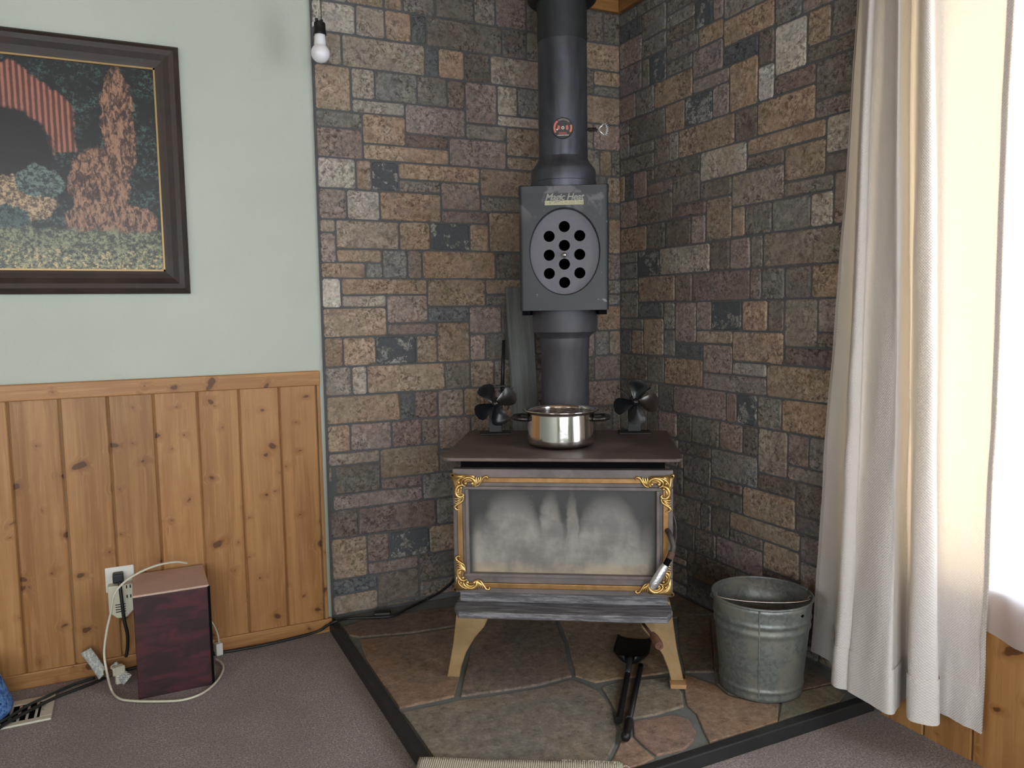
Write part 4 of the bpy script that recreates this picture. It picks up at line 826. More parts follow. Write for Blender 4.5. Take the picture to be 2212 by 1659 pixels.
# ------------------------------------------------------------------ galvanized bucket
def m_galv():
    g = G('galvanized_steel'); t = g.tc(); k = g.vor(t, 110, 'F1', 1.0, 'Color'); b = g.noise(t, 11, 6, 0.65, 0.6); f = g.noise(t, 120, 4, 0.75)
    v = g.sep(k)[0]
    c = g.mix(g.rng(v, 0, 1), srgb(108, 114, 111), srgb(126, 133, 130)); c = g.mix(g.rng(b, 0.46, 0.62), c, srgb(132, 134, 124)); c = g.mix(g.rng(f, 0.58, 0.72, 0, 0.5), c, srgb(170, 168, 158)); c = g.mix(g.rng(b, 0.42, 0.28, 0, 0.6), c, srgb(70, 78, 76))
    return g.set(color=c, rough=g.rng(b, 0.3, 0.7, 0.38, 0.6), metal=0.55, normal=g.bump(f, 0.12, 0.002))
GALV = m_galv()
bc = Vector((-0.246, -1.070, PZ)); bucket = empty('galvanized_bucket', bc, math.radians(-20), 'weathered galvanized metal bucket standing on the hearth beside the curtain', 'bucket')
HBk = 0.264
rr = lambda z: 0.109 + (0.134 - 0.109) * z / HBk
pr = [(0.0001, 0.010), (rr(0) - 0.003, 0.010), (rr(0), 0.0), (rr(0) + 0.002, 0.002), (rr(0.01) + 0.002, 0.010)]
for zc_, wd, am in ((0.028, 0.010, 0.003), (0.190, 0.013, 0.0035), (0.214, 0.010, 0.003)):
    for i in range(-3, 4): z = zc_ + wd * i / 3; pr.append((rr(z) + am * (0.5 + 0.5 * math.cos(math.pi * i / 3)), z))
pr += [(rr(0.230), 0.230), (rr(0.25), 0.25), (rr(HBk), HBk)]
pr = pr[:12] + [(rr(0.045), 0.045), (rr(0.11), 0.11), (rr(0.172), 0.172)] + pr[12:]
inner = [(rr(HBk) - 0.0016, HBk), (rr(0.19) - 0.0016, 0.19), (rr(0.03) - 0.0016, 0.03), (rr(0.014) - 0.002, 0.014), (0.0001, 0.013)]
m = MB(); m.lathe(pr + inner, 64); m.build('bucket_body', GALV, bucket, smooth=True)
m = MB(); m.tube([((rr(HBk) + 0.0005) * math.cos(2 * math.pi * i / 64), (rr(HBk) + 0.0005) * math.sin(2 * math.pi * i / 64), HBk) for i in range(65)], 0.0035, 6); m.build('rolled_rim', GALV, bucket, smooth=True)
m = MB(); m.tube([(rr(z) * math.cos(-2.02) * 1.012, rr(z) * math.sin(-2.02) * 1.012, z) for z in (0.012, 0.10, 0.18, HBk - 0.004)], 0.0022, 5); m.build('side_seam', GALV, bucket)
g = G('cold_ash'); g.set(color=g.mix(g.noise(g.tc(), 30, 5), (0.03, 0.03, 0.028), (0.16, 0.155, 0.14)), rough=0.95, normal=g.bump(g.noise(g.tc(), 60, 5), 0.8, 0.01))
m = MB(); m.lathe([(0.0001, 0.172), (0.06, 0.168), (rr(0.160) - 0.0025, 0.160)], 40); m.build('ash', g.m, bucket, smooth=True)
m = MB(); R_ = rr(HBk) - 0.006; a0 = math.radians(-16)
ca, sa = math.cos(a0), math.sin(a0)
P = []
for i in range(25):
    t_ = math.pi * i / 24; lx = R_ * math.cos(t_); ly = -R_ * 0.10 * math.sin(t_); P.append((lx * ca - ly * sa, lx * sa + ly * ca, HBk - 0.010 - 0.012 * math.sin(t_)))
m.tube(P, 0.0022, 6); m.build('bail_handle', STEEL, bucket, smooth=True)
for s in (1, -1):
    m = MB(); x, y = s * (R_ + 0.002) * ca, s * (R_ + 0.002) * sa; m.tube([(x + 0.008 * math.cos(k * math.pi / 6), y, HBk - 0.010 + 0.008 * math.sin(k * math.pi / 6)) for k in range(13)], 0.002, 5); m.build('bail_ear', GALV, bucket)
m = MB(); m.prism([(0.0055 * math.cos(k * math.pi / 5), 0.004 * math.sin(k * math.pi / 5)) for k in range(10)], -0.0008, 0.0008, axis=1); th_ = math.radians(-62); o = m.build('rivet_patch', BLACK, bucket, loc=((rr(0.238) + 0.0008) * math.cos(th_), (rr(0.238) + 0.0008) * math.sin(th_), 0.240)); o.rotation_euler = (0, 0, th_ + math.pi / 2)

# ------------------------------------------------------------------ fire tools on the hearth
TOOL = simple('black_tool_iron', srgb(24, 25, 27), 0.42, 0.3, 40, 0.3)
TOOLG = simple('worn_tool_steel', srgb(78, 80, 82), 0.45, 0.5, 40, 0.3)
e0 = (pz(1325, 1388, PZ) + pz(1392, 1390, PZ)) / 2; nk = pz(1360, 1442, PZ); en = pz(1336, 1566, PZ)
sh = empty('fire_shovel', (nk.x, nk.y, PZ), math.atan2((nk - en).y, (nk - en).x), 'short black fire shovel lying on the hearth under the stove', 'shovel')
LN = (nk - en).length
m = MB()
def scoop(a, b):
    x = -0.006 + 0.205 * b; hw_ = 0.016 + 0.038 * min(1, (b * 3.4)) ** 0.6; q = a * 2 - 1; side = abs(q) ** 4
    return (x, q * hw_, 0.004 + 0.024 * side * (1 - 0.5 * b) + 0.010 * max(0, 1 - b * 5) ** 1.5)
m.grid(scoop, 13, 12); m.build('scoop', TOOL, sh, smooth=True, solid=0.002)
m = MB(); m.tube([(0.022, 0, 0.018), (0.0, 0, 0.019), (-0.055, 0, 0.015), (-0.075, 0, 0.014)], [0.009, 0.0095, 0.0085, 0.008], 10); m.build('socket', TOOLG, sh, smooth=True)
m = MB(); m.tube([(-0.060, 0, 0.0135), (-LN + 0.02, 0, 0.010)], 0.0085, 12); m.tube([(-LN + 0.03, 0, 0.010), (-LN + 0.003, 0, 0.0105)], 0.0098, 12); auto_smooth(m.build('handle', TOOL, sh), 50)
a, b = pz(1384, 1438, PZ + 0.012), pz(1352, 1592, PZ + 0.010)
tl = empty('fire_brush', (b.x, b.y, PZ), math.atan2((a - b).y, (a - b).x), 'black fire tool with round-ended grip lying beside the shovel', 'fire tool')
LN = (a - b).length
m = MB(); m.tube([(0.05, 0, 0.012), (LN - 0.02, 0, 0.008), (LN + 0.010, 0, 0.008)], 0.0078, 10); m.build('shaft', TOOL, tl, smooth=True)
m = MB(); m.tube([(0.078, 0, 0.0120), (0.072, 0, 0.0120), (0.03, 0, 0.0125), (0.012, 0, 0.0130), (0.0, 0, 0.0130), (-0.010, 0, 0.0130), (-0.014, 0, 0.013)], [0.009, 0.0108, 0.0105, 0.0105, 0.0125, 0.0105, 0.004], 14); m.build('grip', TOOL, tl, smooth=True)
m = MB(); m.tube([(0.080, 0, 0.012), (0.077, 0, 0.012)], 0.0116, 14); m.build('ferrule', TOOLG, tl)

# ------------------------------------------------------------------ cream rug over the front of the hearth
g = G('cream_woven_rug'); t = g.tc(); w1 = g.wave(t, 62, 0.6, 2, 1.5, 'BANDS', 'X'); f = g.noise(t, 260, 3)
g.set(color=g.mix(g.math('MULTIPLY', w1, g.rng(f, 0.3, 0.7, 0.5, 1)), srgb(168, 164, 146), srgb(220, 217, 200)), rough=0.95, normal=g.bump(g.math('ADD', w1, f), 0.6, 0.004), spec=0.1)
RUG = g.m
r0, r1 = pz(906, 1637, PZ + 0.008), pz(1345, 1650, PZ + 0.008)
rx = (r1 - r0); RL = rx.length; rd = math.atan2(rx.y, rx.x)
rug = empty('hearth_rug', (r0.x, r0.y, 0), rd, 'cream ribbed woven rug with frayed end over the front of the hearth', 'rug')
def rugz(lx, ly):
    p = Vector((r0.x, r0.y, 0)) + Vector((lx * math.cos(rd) - ly * math.sin(rd), lx * math.sin(rd) + ly * math.cos(rd), 0))
    out = max(PX0 - p.x, PY0 - p.y, 0.0)
    k = max(0.0, 1 - out / 0.07)
    return 0.006 + (PZ + 0.0035 - 0.0035) * (k * k * (3 - 2 * k)) + 0.0022 * mnoise.noise(Vector((lx * 9, ly * 9, 0)))
m = MB(); m.grid(lambda a, b: (a * RL, -0.45 * b, rugz(a * RL, -0.45 * b) + 0.001), 40, 36); m.build('weave', RUG, rug, smooth=True, solid=0.007)
m = MB(); rgf = random.Random(4)
for i in range(46):
    y = -0.012 - 0.42 * rgf.random(); x = RL - 0.004; z = rugz(RL, y) + 0.003
    P = [(x, y, z)]
    dx, dy = rgf.uniform(0.014, 0.034), rgf.uniform(-0.012, 0.012)
    P += [(x + dx * 0.5, y + dy * 0.3, z + rgf.uniform(0.0, 0.006)), (x + dx, y + dy, max(rugz(RL + dx, y + dy) - 0.002, 0.002))]
    m.tube(bez(P, 3), 0.0012, 4)
for i in range(34):
    x = RL * (0.70 + 0.30 * rgf.random() ** 0.7); z = rugz(x, 0) + 0.004; m.tube(bez([(x, -0.006, z), (x + rgf.uniform(-0.008, 0.008), 0.003, z + 0.001), (x + rgf.uniform(-0.014, 0.014), 0.004 + 0.007 * rgf.random(), z - 0.004)], 3), 0.0007, 4)
fr = m.build('fringe', RUG, rug); fr['kind'] = 'stuff'

# ------------------------------------------------------------------ dark red box by the wainscot
def m_redbox():
    g = G('dark_red_marbled'); t = g.tc(); k = g.noise(g.mapv(t, (0.5, 1, 1.3)), 20, 6, 0.65, 0.8); b = g.noise(t, 7, 4, 0.6)
    c = g.mix(g.rng(k, 0.36, 0.66), srgb(36, 18, 20), srgb(74, 26, 33)); c = g.mix(g.rng(b, 0.50, 0.72, 0, 0.6), c, srgb(46, 22, 26)); return g.set(color=c, rough=0.5, normal=g.bump(k, 0.1, 0.002))
bx0, bx1 = pyw(300, 1512, -0.272).x, pyw(462, 1478, -0.272).x; zt = 0.305
box_ = empty('red_box', ((bx0 + bx1) / 2, -0.167, 0), 0, 'dark red marbled upright box with top painted paler for reflected light against the pine wainscot', 'box')
hb = (bx1 - bx0) / 2
m = MB(); m.box(-hb, hb, -0.105, 0.105, 0.0, zt - 0.006); m.build('case', m_redbox(), box_, bevel=0.002)
m = MB(); m.box(-hb, hb, -0.105, 0.105, zt - 0.006, zt); m.build('top_panel', simple('lit_top_tan', srgb(186, 160, 144), 0.6, 0, 25, 0.18), box_, bevel=0.001)  # pale tan stands in for light reflected off the top face
m = MB(); m.box(hb - 0.004, hb + 0.003, -0.108, -0.102, 0.0, zt - 0.004); m.build('edge_strip', BLACK, box_)

# ------------------------------------------------------------------ outlet, adapter, cords, tags
IV = simple('ivory_plastic', srgb(206, 204, 184), 0.4)
ow = Vector(pyw(262, 1268, PT)); WF = PT
outlet = empty('wall_outlet', (-1.858, WF, 0.262), 0, 'white wall outlet plate with plugged-in multi-tap adapter on pine wainscot', 'outlet')
m = MB(); m.box(-0.040, 0.040, -0.006, 0.0, -0.010, 0.068); m.build('cover_plate', WHITE, outlet, bevel=0.003)
m = MB(); m.prism([(-0.034, 0.020), (-0.034, -0.060), (-0.012, -0.082), (0.014, -0.082), (0.036, -0.060), (0.036, 0.020)], -0.042, -0.006, axis=1); ad = m.build('adapter', IV, outlet, bevel=0.004)
for i in range(4):
    m = MB(); m.box(-0.016, 0.012, -0.0428, -0.041, -0.040 - i * 0.0075, -0.0375 - i * 0.0075); m.build('vent_slot', BLACK, ad)
for zq in (0.012, -0.018):
    m = MB()
    for xq in (0.016, 0.026): m.box(xq, xq + 0.003, -0.0428, -0.041, zq - 0.004, zq + 0.006)
    m.build('socket_slot', BLACK, ad)
CORDB = simple('black_cord', srgb(26, 28, 27), 0.5)
CORDW = simple('ivory_cord', srgb(196, 194, 174), 0.5)
pc = empty('plug_cord', (-1.862, WF - 0.006, 0.300), 0, 'black plug and short cord hanging from the wall outlet', 'power cord')
m = MB(); m.box(-0.015, 0.015, -0.036, 0.0, -0.012, 0.016); m.build('plug', CORDB, pc, bevel=0.004)
P = bez([(0.003, -0.040, -0.005), (0.006, -0.050, -0.05), (0.010, -0.052, -0.12), (0.016, -0.045, -0.17), (0.014, -0.034, -0.215), (0.008, -0.030, -0.245)], 6)
m = MB(); m.tube(P, 0.005, 8); m.build('cord', CORDB, pc, smooth=True)
wp = empty('white_plug', (pz(250, 1418, 0.03).x, -0.13, 0.0), 0.4, 'white two-prong plug end lying at the foot of the wainscot', 'plug')
wp.location = (-1.880, -0.135, 0.0)
m = MB(); m.box(-0.014, 0.022, -0.012, 0.012, 0.030, 0.056); m.box(-0.004, 0.012, -0.008, 0.008, 0.0, 0.032); m.build('plug_body', IV, wp, bevel=0.004)
m = MB(); m.box(-0.034, -0.014, -0.009, 0.009, 0.034, 0.052); m.build('plug_cap', RUST, wp, bevel=0.002)
def xyz(px, py, plane, val):
    if plane == 'w': return Vector((px, py, val))
    return {'y': pyw, 'z': pz}[plane](px, py, val)
wc = [(405, 1217, 'y', -0.10), (380, 1214, 'y', -0.13), (340, 1221, 'y', -0.16), (300, 1237, 'y', -0.18), (268, 1258, 'y', -0.19), (247, 1284, 'y', -0.20), (240, 1320, 'y', -0.20), (230, 1365, 'y', -0.20), (225, 1410, 'y', -0.20), (230, 1448, 'y', -0.215), (240, 1488, 'z', 0.012), (256, 1508, 'z', 0.006), (285, 1514, 'z', 0.006), (340, 1515, 'z', 0.006), (395, 1512, 'z', 0.006), (438, 1497, 'z', 0.006), (468, 1472, 'z', 0.006), (482, 1446, 'z', 0.006), (478, 1432, 'z', 0.006), (466, 1424, 'z', 0.008)]
P = bez([xyz(*q) for q in wc], 6); b0 = P[-1].copy()
cdw = empty('ivory_cord', (P[10].x, P[10].y, 0), 0, 'ivory electric cord looping around the dark red box', 'power cord')
m = MB(); m.tube([p - Vector((P[10].x, P[10].y, 0)) for p in P], 0.0034, 8); m.build('cord', CORDW, cdw, smooth=True)
sw = empty('inline_plug', (pz(468, 1412, 0.0).x + 0.004, pz(468, 1412, 0.0).y - 0.012, 0.0), 0.3, 'white plug block on the carpet at the side of the red box', 'plug')
m = MB(); m.box(-0.010, 0.012, -0.012, 0.012, 0.0, 0.040); m.build('plug_body', WHITE, sw, bevel=0.003)
P = bez([(0.004, 0, 0.038), (0.004, 0.004, 0.06), (-0.002, 0.006, 0.085), (-0.010, 0.006, 0.105), (-0.020, 0.008, 0.120)], 5); m = MB(); m.tube(P, 0.0028, 7); m.build('cord', CORDW, sw, smooth=True)
g = G('paper_tag'); t = g.tc(); z_ = g.sep(t); ln = g.wave(g.mapv(t, (0, 0, 1)), 85, 0.0, 0, 1, 'BANDS', 'Z'); wd = g.noise(g.mapv(t, (1, 1, 0.4)), 190, 2)
g.set(color=g.mix(g.math('MULTIPLY', g.rng(ln, 0.5, 0.62), g.rng(wd, 0.40, 0.48)), srgb(196, 200, 192), srgb(98, 104, 104)), rough=0.6)
TAG = g.m
def paper(corners, label, bow):
    c = sum(corners, Vector()) / 4
    m = MB(); a, b, c2, d2 = [p - c for p in corners]
    nrm = (b - a).cross(d2 - a).normalized()
    m.grid(lambda u, v: (a.lerp(b, u)).lerp(d2.lerp(c2, u), v) + nrm * bow * math.sin(math.pi * v), 5, 7)
    o = m.build('cord_tag', TAG, smooth=True, solid=0.0006); o.location = c; tag(o, label, 'tag')
paper([pyw(174, 1412, -0.085), pyw(196, 1399, -0.085), pyw(231, 1450, -0.105), pyw(214, 1468, -0.105)], 'long printed paper warning tag leaning on the baseboard by the ivory cord', 0.006)
paper([pyw(238, 1440, -0.13), pyw(252, 1428, -0.12), pyw(285, 1458, -0.16), pyw(267, 1480, -0.165)], 'short crumpled paper tag beside the foot of the red box', 0.010)
# long black cord along the baseboard and up behind the stove
bp = [(-40, 1602, 'z', 0.012), (10, 1565, 'z', 0.012), (60, 1537, 'z', 0.012), (120, 1507, 'z', 0.010), (200, 1476, 'z', 0.006), (-1.86, -0.055, 'w', 0.006), (-1.70, -0.052, 'w', 0.006), (-1.60, -0.056, 'w', 0.006), (512, 1404, 'z', 0.006), (590, 1389, 'z', 0.006), (680, 1366, 'z', 0.010), (706, 1352, 'z', 0.030), (726, 1342, 'z', 0.046), (752, 1336, 'z', 0.043), (800, 1334, 'z', 0.042), (850, 1330, 'z', 0.042), (882, 1314, 'z', 0.042), (925, 1293, 'z', 0.042), (952, 1278, 'y', -0.12), (972, 1262, 'y', -0.16), (990, 1242, 'y', -0.20), (1010, 1215, 'y', -0.26)]
P = bez([xyz(*q) for q in bp], 6)
base = Vector((P[48].x, P[48].y, 0))
bcord = empty('black_extension_cord', base, 0, 'long black extension cord running along the baseboard and onto the hearth', 'power cord')
m = MB(); m.tube([p - base for p in P], 0.0048, 8); m.build('cord', CORDB, bcord, smooth=True)
c0, c1 = pz(800, 1334, PZ), pz(852, 1331, PZ); dv = (c1 - c0).normalized()
m = MB(Matrix.Translation((c0 + c1) / 2 - base) @ Matrix.Rotation(math.atan2(dv.y, dv.x), 4, 'Z')); m.box(-0.030, 0.030, -0.016, 0.016, 0.0005, 0.020); m.build('connector', CORDB, bcord, bevel=0.005)
P2 = bez([xyz(*q) for q in [(-40, 1582, 'z', 0.010), (20, 1549, 'z', 0.011), (60, 1524, 'z', 0.011), (100, 1505, 'z', 0.010), (150, 1482, 'z', 0.005), (205, 1464, 'z', 0.005)]], 6)
base = Vector((P2[10].x, P2[10].y, 0)); o = MB()
o.tube([p - base for p in P2], 0.0042, 7); o = o.build('dark_green_cord', simple('dark_green_cord', srgb(36, 44, 38), 0.5), smooth=True); o.location = base; tag(o, 'dark green cord crossing the white floor vent', 'power cord')
# floor register
v0, v1 = -0.285, -0.128; vx0, vx1 = -2.345, pz(114, 1520, 0).x + 0.004
vent = empty('floor_register', ((vx0 + vx1) / 2, (v0 + v1) / 2, 0), 0, 'white metal floor register with slots set in the carpet', 'vent')
hx, hy = (vx1 - vx0) / 2, (v1 - v0) / 2
m = MB()
for a in ((-hx, hx, -hy, -hy + 0.022), (-hx, hx, hy - 0.030, hy), (-hx, -hx + 0.026, -hy + 0.022, hy - 0.030), (hx - 0.030, hx, -hy + 0.022, hy - 0.030)): m.box(*a, 0.0, 0.006)
VW = simple('vent_enamel', srgb(188, 186, 170), 0.45, 0, 20, 0.1)
m.build('frame', VW, vent, bevel=0.002)
m = MB(); m.box(-hx + 0.02, hx - 0.02, -hy + 0.02, hy - 0.02, 0.0, 0.0015); m.build('duct_opening', BLACK, vent)
nsl = 12
for i in range(nsl):
    x = -hx + 0.036 + (2 * hx - 0.076) * i / (nsl - 1); m = MB(); m.box(x - 0.003, x + 0.003, -hy + 0.021, hy - 0.029, 0.0015, 0.0045); m.build('slat', VW, vent)
m = MB(); m.tube([(hx - 0.022, -0.02, 0.005), (hx - 0.026, -0.012, 0.012), (hx - 0.020, 0.0, 0.010)], 0.0016, 6); m.build('damper_lever', STEEL, vent)
# blue speckled cushion roll
g = G('blue_speckled_fabric'); t = g.tc(); k = g.vor(t, 60, 'F1'); n_ = g.noise(t, 70, 4, 0.7)
c = g.mix(g.rng(n_, 0.35, 0.65), srgb(44, 82, 140), srgb(98, 140, 196)); c = g.mix(g.rng(k, 0.22, 0.12), c, srgb(22, 34, 74)); g.set(color=c, rough=0.95, normal=g.bump(n_, 0.6, 0.005))
m = MB(); m.lathe([(0.0001, 0.0), (0.070, 0.0), (0.094, 0.006), (0.099, 0.020), (0.094, 0.040), (0.083, 0.075), (0.071, 0.112), (0.058, 0.140), (0.0001, 0.150)], 40)
o = m.build('blue_cushion', g.m, smooth=True); bl = pz(31, 1518, 0.02); o.location = (bl.x - 0.098, bl.y - 0.02, 0.0065); tag(o, 'blue speckled fabric cushion resting on the floor register', 'cushion')

# ------------------------------------------------------------------ framed landscape print
FY = GY
px1 = pyw(412, 634, FY - 0.02).x; pzb, pzt = pyw(412, 634, FY - 0.02).z, pyw(387, 102, FY - 0.02).z
PWD = 1.02; px0 = px1 - PWD; fwid = 0.078
pic = empty('framed_picture', ((px0 + px1) / 2, FY, pzb), 0, 'landscape print in a dark brown wooden frame on green wall', 'picture')
ph = pzt - pzb; hx = PWD / 2
FRM = m_iron('dark_frame_wood', srgb(40, 30, 25), srgb(56, 43, 35), 0.55, 0.0, 60, 0.05, 12)
def frame_side(p0, p1, inx, inz):
    """moulded length: profile from outer edge to inner edge"""
    m = MB(); prof = [(0.0, 0.0), (0.0, -0.016), (0.006, -0.024), (0.016, -0.030), (0.030, -0.028), (0.046, -0.020), (0.060, -0.016), (0.070, -0.014), (0.070, 0.0)]
    dx, dz = p1[0] - p0[0], p1[1] - p0[1]; ln = math.hypot(dx, dz); tx, tz = dx / ln, dz / ln
    r = []
    for P_, s in ((p0, 1), (p1, -1)): r.append([(P_[0] + inx * k + tx * k * s, y, P_[1] + inz * k + tz * k * s) for k, y in prof])
    m.loft(r, True, True, True); return m.build('frame_rail', FRM, pic)
frame_side((-hx, 0), (hx, 0), 0, 1); frame_side((-hx, ph), (hx, ph), 0, -1); frame_side((-hx, 0), (-hx, ph), 1, 0); frame_side((hx, 0), (hx, ph), -1, 0)
GOLDL = simple('dull_gold_fillet', srgb(150, 126, 84), 0.4, 0.5)
m = MB(); k = 0.068
for a in ((-hx + k, hx - k, k, k + 0.005), (-hx + k, hx - k, ph - k - 0.005, ph - k), (-hx + k, -hx + k + 0.005, k, ph - k), (hx - k - 0.005, hx - k, k, ph - k)): m.box(a[0], a[1], -0.015, -0.004, a[2], a[3])
m.build('fillet', GOLDL, pic)
# generic woodland print: loose colour masses, brush-like noise
g = G('woodland_print'); t = g.tc(); x, y, z = g.sep(t)
wn = g.noise(t, 26, 5, 0.65, 0.3, col=True); wv = g.vadd(g.vadd(wn, (0.5, 0.5, 0.5), 'SUBTRACT'), (0.055, 0.0, 0.055), 'MULTIPLY'); P_ = g.vadd(t, wv); X, _y, Z = g.sep(P_)
leaf = g.noise(t, 95, 6, 0.75, 0.3); bark = g.noise(g.mapv(t, (1, 1, 0.45)), 90, 6, 0.75, 0.6); bough = g.noise(t, 13, 4, 0.6, 0.5)
c = g.mix(g.math('MULTIPLY', g.rng(leaf, 0.48, 0.62), g.rng(bough, 0.42, 0.60)), srgb(20, 25, 26), srgb(70, 96, 92))
def blob(cx, cz, rx, rz, soft=0.12):
    d = g.math('ADD', g.math('POWER', g.math('ABSOLUTE', g.math('DIVIDE', g.math('SUBTRACT', X, cx), rx)), 2), g.math('POWER', g.math('ABSOLUTE', g.math('DIVIDE', g.math('SUBTRACT', Z, cz), rz)), 2)); return g.rng(d, 1 + soft, 1 - soft)
boards = g.wave(g.mapv(t, (1, 0, 0)), 22, 0.6, 2, 2, 'BANDS', 'X')
red = g.mix(g.rng(g.math('MULTIPLY', bark, boards), 0.10, 0.45), srgb(88, 50, 42), srgb(160, 106, 90)); trunk = g.mix(g.rng(bark, 0.42, 0.60), srgb(60, 42, 36), srgb(160, 122, 98))
rock = g.mix(g.rng(leaf, 0.44, 0.58), srgb(84, 72, 58), srgb(184, 160, 126)); grass = g.mix(g.rng(leaf, 0.42, 0.60), srgb(52, 58, 46), srgb(132, 138, 108))
R = hx
gab = g.rng(g.math('SUBTRACT', g.math('SUBTRACT', 0.655, g.math('MULTIPLY', g.math('ABSOLUTE', g.math('SUBTRACT', X, R - 0.44)), 0.72)), Z), -0.006, 0.006)
c = g.mix(g.math('MULTIPLY', gab, g.math('MULTIPLY', g.rng(Z, 0.400, 0.412), g.rng(X, R - 0.285, R - 0.297))), c, red); c = g.mix(blob(R - 0.47, 0.40, 0.125, 0.125), c, srgb(20, 21, 23))
c = g.mix(blob(R - 0.50, 0.265, 0.15, 0.070), c, rock)
c = g.mix(blob(R - 0.235, 0.31, 0.080, 0.115), c, trunk); c = g.mix(blob(R - 0.175, 0.49, 0.046, 0.17), c, trunk); c = g.mix(blob(R - 0.205, 0.215, 0.125, 0.055), c, trunk)
c = g.mix(blob(R - 0.385, 0.320, 0.060, 0.045), c, g.mix(g.rng(leaf, 0.42, 0.6), srgb(34, 46, 46), srgb(104, 124, 118))); c = g.mix(blob(R - 0.47, 0.215, 0.055, 0.035), c, g.mix(g.rng(leaf, 0.42, 0.6), srgb(24, 36, 40), srgb(70, 92, 90)))
gz = g.rng(Z, 0.195, 0.178); c = g.mix(gz, c, grass)
fl_ = g.noise(t, 110, 4, 0.7); c = g.mix(g.math('MULTIPLY', g.rng(fl_, 0.54, 0.60), g.rng(Z, 0.15, 0.11)), c, srgb(190, 170, 124)); c = g.mix(g.math('MULTIPLY', g.rng(fl_, 0.42, 0.36), g.rng(Z, 0.16, 0.12)), c, srgb(30, 36, 40))
g.set(color=c, rough=0.35, spec=0.4)
m = MB(); m.box(-hx + 0.066, hx - 0.066, -0.006, -0.002, 0.066, ph - 0.066); m.build('print', g.m, pic)

# ------------------------------------------------------------------ hanging bulb
BY = -0.20; bt_ = pyw(693, 136, BY); sc_top = pyw(696, 38, BY)
bulb = empty('hanging_bulb', (bt_.x, BY, bt_.z), 0, 'white frosted light bulb in a black socket hanging from wires', 'light bulb')
KB = 0.0576 / 44
g = G('frosted_bulb'); g.set(color=(0.78, 0.77, 0.80), rough=0.25, spec=0.5); BULBM = g.m
R_ = 0.0285
pr = [(max(R_ * math.sin(math.pi * i / 20), 1e-4), R_ - R_ * math.cos(math.pi * i / 20)) for i in range(0, 15)]
pr += [(0.0185, 0.0505), (0.0178, 0.0525)]
m = MB(); m.lathe(pr, 32); m.build('dome', BULBM, bulb, smooth=True)
m = MB(); m.lathe([(0.0178, 0.0520), (0.0172, 0.062), (0.0162, 0.074), (0.0158, 0.086), (0.010, 0.088)], 32); m.build('bulb_base', simple('bulb_white', srgb(226, 228, 232), 0.35), bulb, smooth=True)
m = MB(); m.lathe([(0.0001, 0.082), (0.0195, 0.082), (0.0200, 0.088), (0.0185, 0.092), (0.0180, 0.108), (0.0175, 0.117), (0.012, 0.121), (0.0001, 0.122)], 24); m.tube([(-0.008, 0, 0.118), (-0.009, 0, 0.130)], 0.0045, 8); m.tube([(0.006, 0, 0.118), (0.007, 0, 0.128)], 0.0045, 8); sk = auto_smooth(m.build('socket', simple('socket_black', srgb(16, 18, 18), 0.45), bulb), 40)
topz = CEIL - bt_.z
m = MB(); m.tube([(-0.008, 0, 0.126), (0.001, 0, 0.185), (0.004, 0, 0.25), (0.004, 0, topz)], 0.0014, 6); m.build('cream_wire', CORDW, bulb)
m = MB(); m.tube([(0.006, 0, 0.126), (0.007, 0, 0.185), (0.0085, 0, 0.25), (0.0085, 0, topz)], 0.0014, 6); m.build('dark_wire', CORDB, bulb)
m = MB(); m.box(-0.0215, -0.0180, -0.006, 0.006, 0.105, 0.118); m.build('socket_clip', WHITE, bulb, bevel=0.001)

# ------------------------------------------------------------------ curtains
def m_cloth(name, col, trans, tw, weave=True, transp=0.0):
    g = G(name); t = g.tc('UV'); b = g.b
    nt = g.nt; add = g.n('ShaderNodeMixShader'); tl_ = g.n('ShaderNodeBsdfTranslucent'); g.put(tl_.inputs['Color'], trans)
    h = None
    if weave:
        s = g.sep(t); h = g.math('MULTIPLY', g.math('SINE', g.math('MULTIPLY', s[0], 900.0)), g.math('SINE', g.math('MULTIPLY', s[1], 900.0)))
    k = g.noise(g.tc(), 14, 5, 0.6)
    hh = g.math('ADD', g.math('MULTIPLY', h, 0.16), k) if h is not None else k
    nr = g.bump(hh, 0.5, 0.006); g.set(color=g.mix(k, tuple(c * 0.95 for c in col), col), rough=0.85, normal=nr, spec=0.1)
    g.put(add.inputs[0], tw); nt.links.new(b.outputs[0], add.inputs[1]); nt.links.new(tl_.outputs[0], add.inputs[2]); last = add.outputs[0]
    if transp:
        mx = g.n('ShaderNodeMixShader'); tp_ = g.n('ShaderNodeBsdfTransparent'); mx.inputs[0].default_value = transp
        nt.links.new(last, mx.inputs[1]); nt.links.new(tp_.outputs[0], mx.inputs[2]); last = mx.outputs[0]
    nt.links.new(last, g.out.inputs[0]); return g.m
CURT = m_cloth('cream_curtain_cloth', (0.80, 0.780, 0.760), (0.92, 0.68, 0.42), 0.17)
HEM = m_cloth('curtain_hem_cloth', (0.66, 0.61, 0.57), (0.50, 0.38, 0.28), 0.08)
SHEER = m_cloth('sheer_cloth', (0.80, 0.80, 0.83), (0.85, 0.87, 0.95), 0.5, False, 0.35)
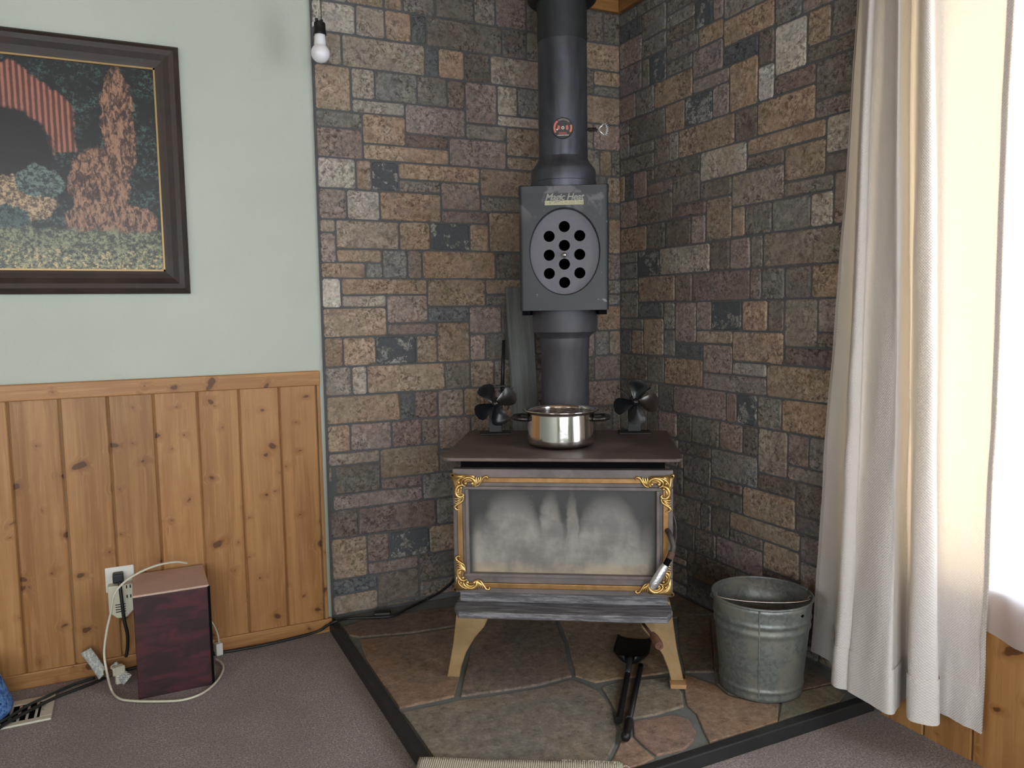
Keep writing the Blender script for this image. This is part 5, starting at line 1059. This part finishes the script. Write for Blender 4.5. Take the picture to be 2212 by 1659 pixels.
# control columns: (top pixel column, wall offset at top) and (pixel of the bottom hem, read at its height)
cols = [(1850, -0.072, 1757, 1405), (1864, -0.112, 1796, 1432), (1877, -0.142, 1800, 1480), (1891, -0.128, 1832, 1490), (1904, -0.075, 1842, 1498), (1926, -0.128, 1914, 1541), (1944, -0.148, 1934, 1535), (1962, -0.072, 1949, 1512), (1974, -0.074, 1962, 1512), (1990, -0.148, 1966, 1553), (2016, -0.150, 2024, 1567), (2034, -0.082, 2030, 1535), (2100, -0.078, 2086, 1557), (2192, -0.072, 2140, 1578)]
ZTOP, ZBOT = 2.12, 0.10
tops, bots = [], []
for tx, xo, bxp, byp in cols:
    p = pxw(tx, 30, xo); b = pz(bxp, byp, ZBOT); b.x = max(min(b.x, -0.066), -0.19)
    d = p - b; tops.append(b + d * ((ZTOP - b.z) / d.z)); bots.append(b)
for t_ in tops: t_.x = max(min(t_.x, -0.068), -0.17)
TP, BP = bez(tops, 9), bez(bots, 9); NC = len(TP); NR = 46
arc = [0.0]
for i in range(1, NC): arc.append(arc[-1] + ((BP[i] - BP[i - 1]).length + (TP[i] - TP[i - 1]).length) / 2)
def cpos(i, b):
    p = TP[i].lerp(BP[i], b)
    s = arc[i]; w = math.sin(math.pi * min(1, b * 1.3)) 
    wr = mnoise.noise(Vector((s * 16, b * 5.0, 3.1))) * 0.006 + mnoise.noise(Vector((s * 40 + b * 14, b * 11, 7.7))) * 0.0042 * min(1, b * 1.6)
    drift = mnoise.noise(Vector((s * 5, b * 2.2, 1.7))) * 0.008 * w
    return Vector((p.x + wr, p.y + drift, p.z))
def cloth_obj(name, mat, parent, i0, i1, b0, b1, off=0.0, nr=NR):
    idx = list(range(i0, i1 + 1)); V = []; UVs = []
    for r in range(nr):
        b = b0 + (b1 - b0) * r / (nr - 1)
        for i in idx:
            p = cpos(i, b)
            if off:
                tg = cpos(min(i + 1, NC - 1), b) - cpos(max(i - 1, 0), b); nn = Vector((tg.y, -tg.x, 0)).normalized(); p = p + nn * off
            V.append(p); UVs.append((arc[i], p.z))
    n = len(idx); F_ = [(r * n + i, r * n + i + 1, (r + 1) * n + i + 1, (r + 1) * n + i) for r in range(nr - 1) for i in range(n - 1)]
    me = bpy.data.meshes.new(name); me.from_pydata(V, [], F_); uv = me.uv_layers.new(name='uv')
    for lp in me.loops: uv.data[lp.index].uv = UVs[lp.vertex_index]
    for p in me.polygons: p.use_smooth = True
    me.materials.append(mat); o = link(bpy.data.objects.new(name, me), parent); return o
curtain = empty('curtain', (0, 0, 0), 0, 'cream waffle weave curtain gathered in folds beside the window', 'curtain')
cloth_obj('drape', CURT, curtain, 0, NC - 1, 0.0, 1.0)
for off in (0.0022, -0.0022): cloth_obj('bottom_hem', CURT, curtain, 0, NC - 1, 0.945, 1.0, off, 5)
for off in (0.002, -0.002):
    cloth_obj('side_hem', HEM, curtain, NC - 3, NC - 1, 0.0, 1.0, off); cloth_obj('side_hem', HEM, curtain, 0, 2, 0.0, 1.0, off)
rod = empty('curtain_rod', (-0.10, -2.05, 2.125), 0, 'white curtain rod above the window', 'curtain rod')
m = MB(); m.tube([(0, -1.50, 0.008), (0, 0.90, 0.008)], 0.009, 12); m.build('pole', WHITE, rod, smooth=True)
for s in (-1.45, 0.87): m = MB(); m.tube([(0, s, 0.008), (0.10, s, 0.008)], 0.006, 8); m.build('bracket', WHITE, rod, smooth=True)
# sheer panel over the window
sh_ = []
Y0, Y1 = -3.42, -1.44
me = None
def sheer_pos(a, b):
    y = Y1 + (Y0 - Y1) * a; z = 2.06 + (0.335 - 2.06) * b
    return (-0.047 + 0.006 * math.sin(a * 84 + 1.3 * math.sin(b * 2)) * (0.5 + 0.5 * b) + 0.004 * mnoise.noise(Vector((a * 30, b * 6, 0))), y, z + (0.012 * math.sin(a * 44) if b > 0.98 else 0))
m = MB(); m.grid(sheer_pos, 190, 24); o = m.build('sheer_curtain', SHEER, smooth=True); tag(o, 'sheer white curtain panel hanging over the bright window', 'curtain')
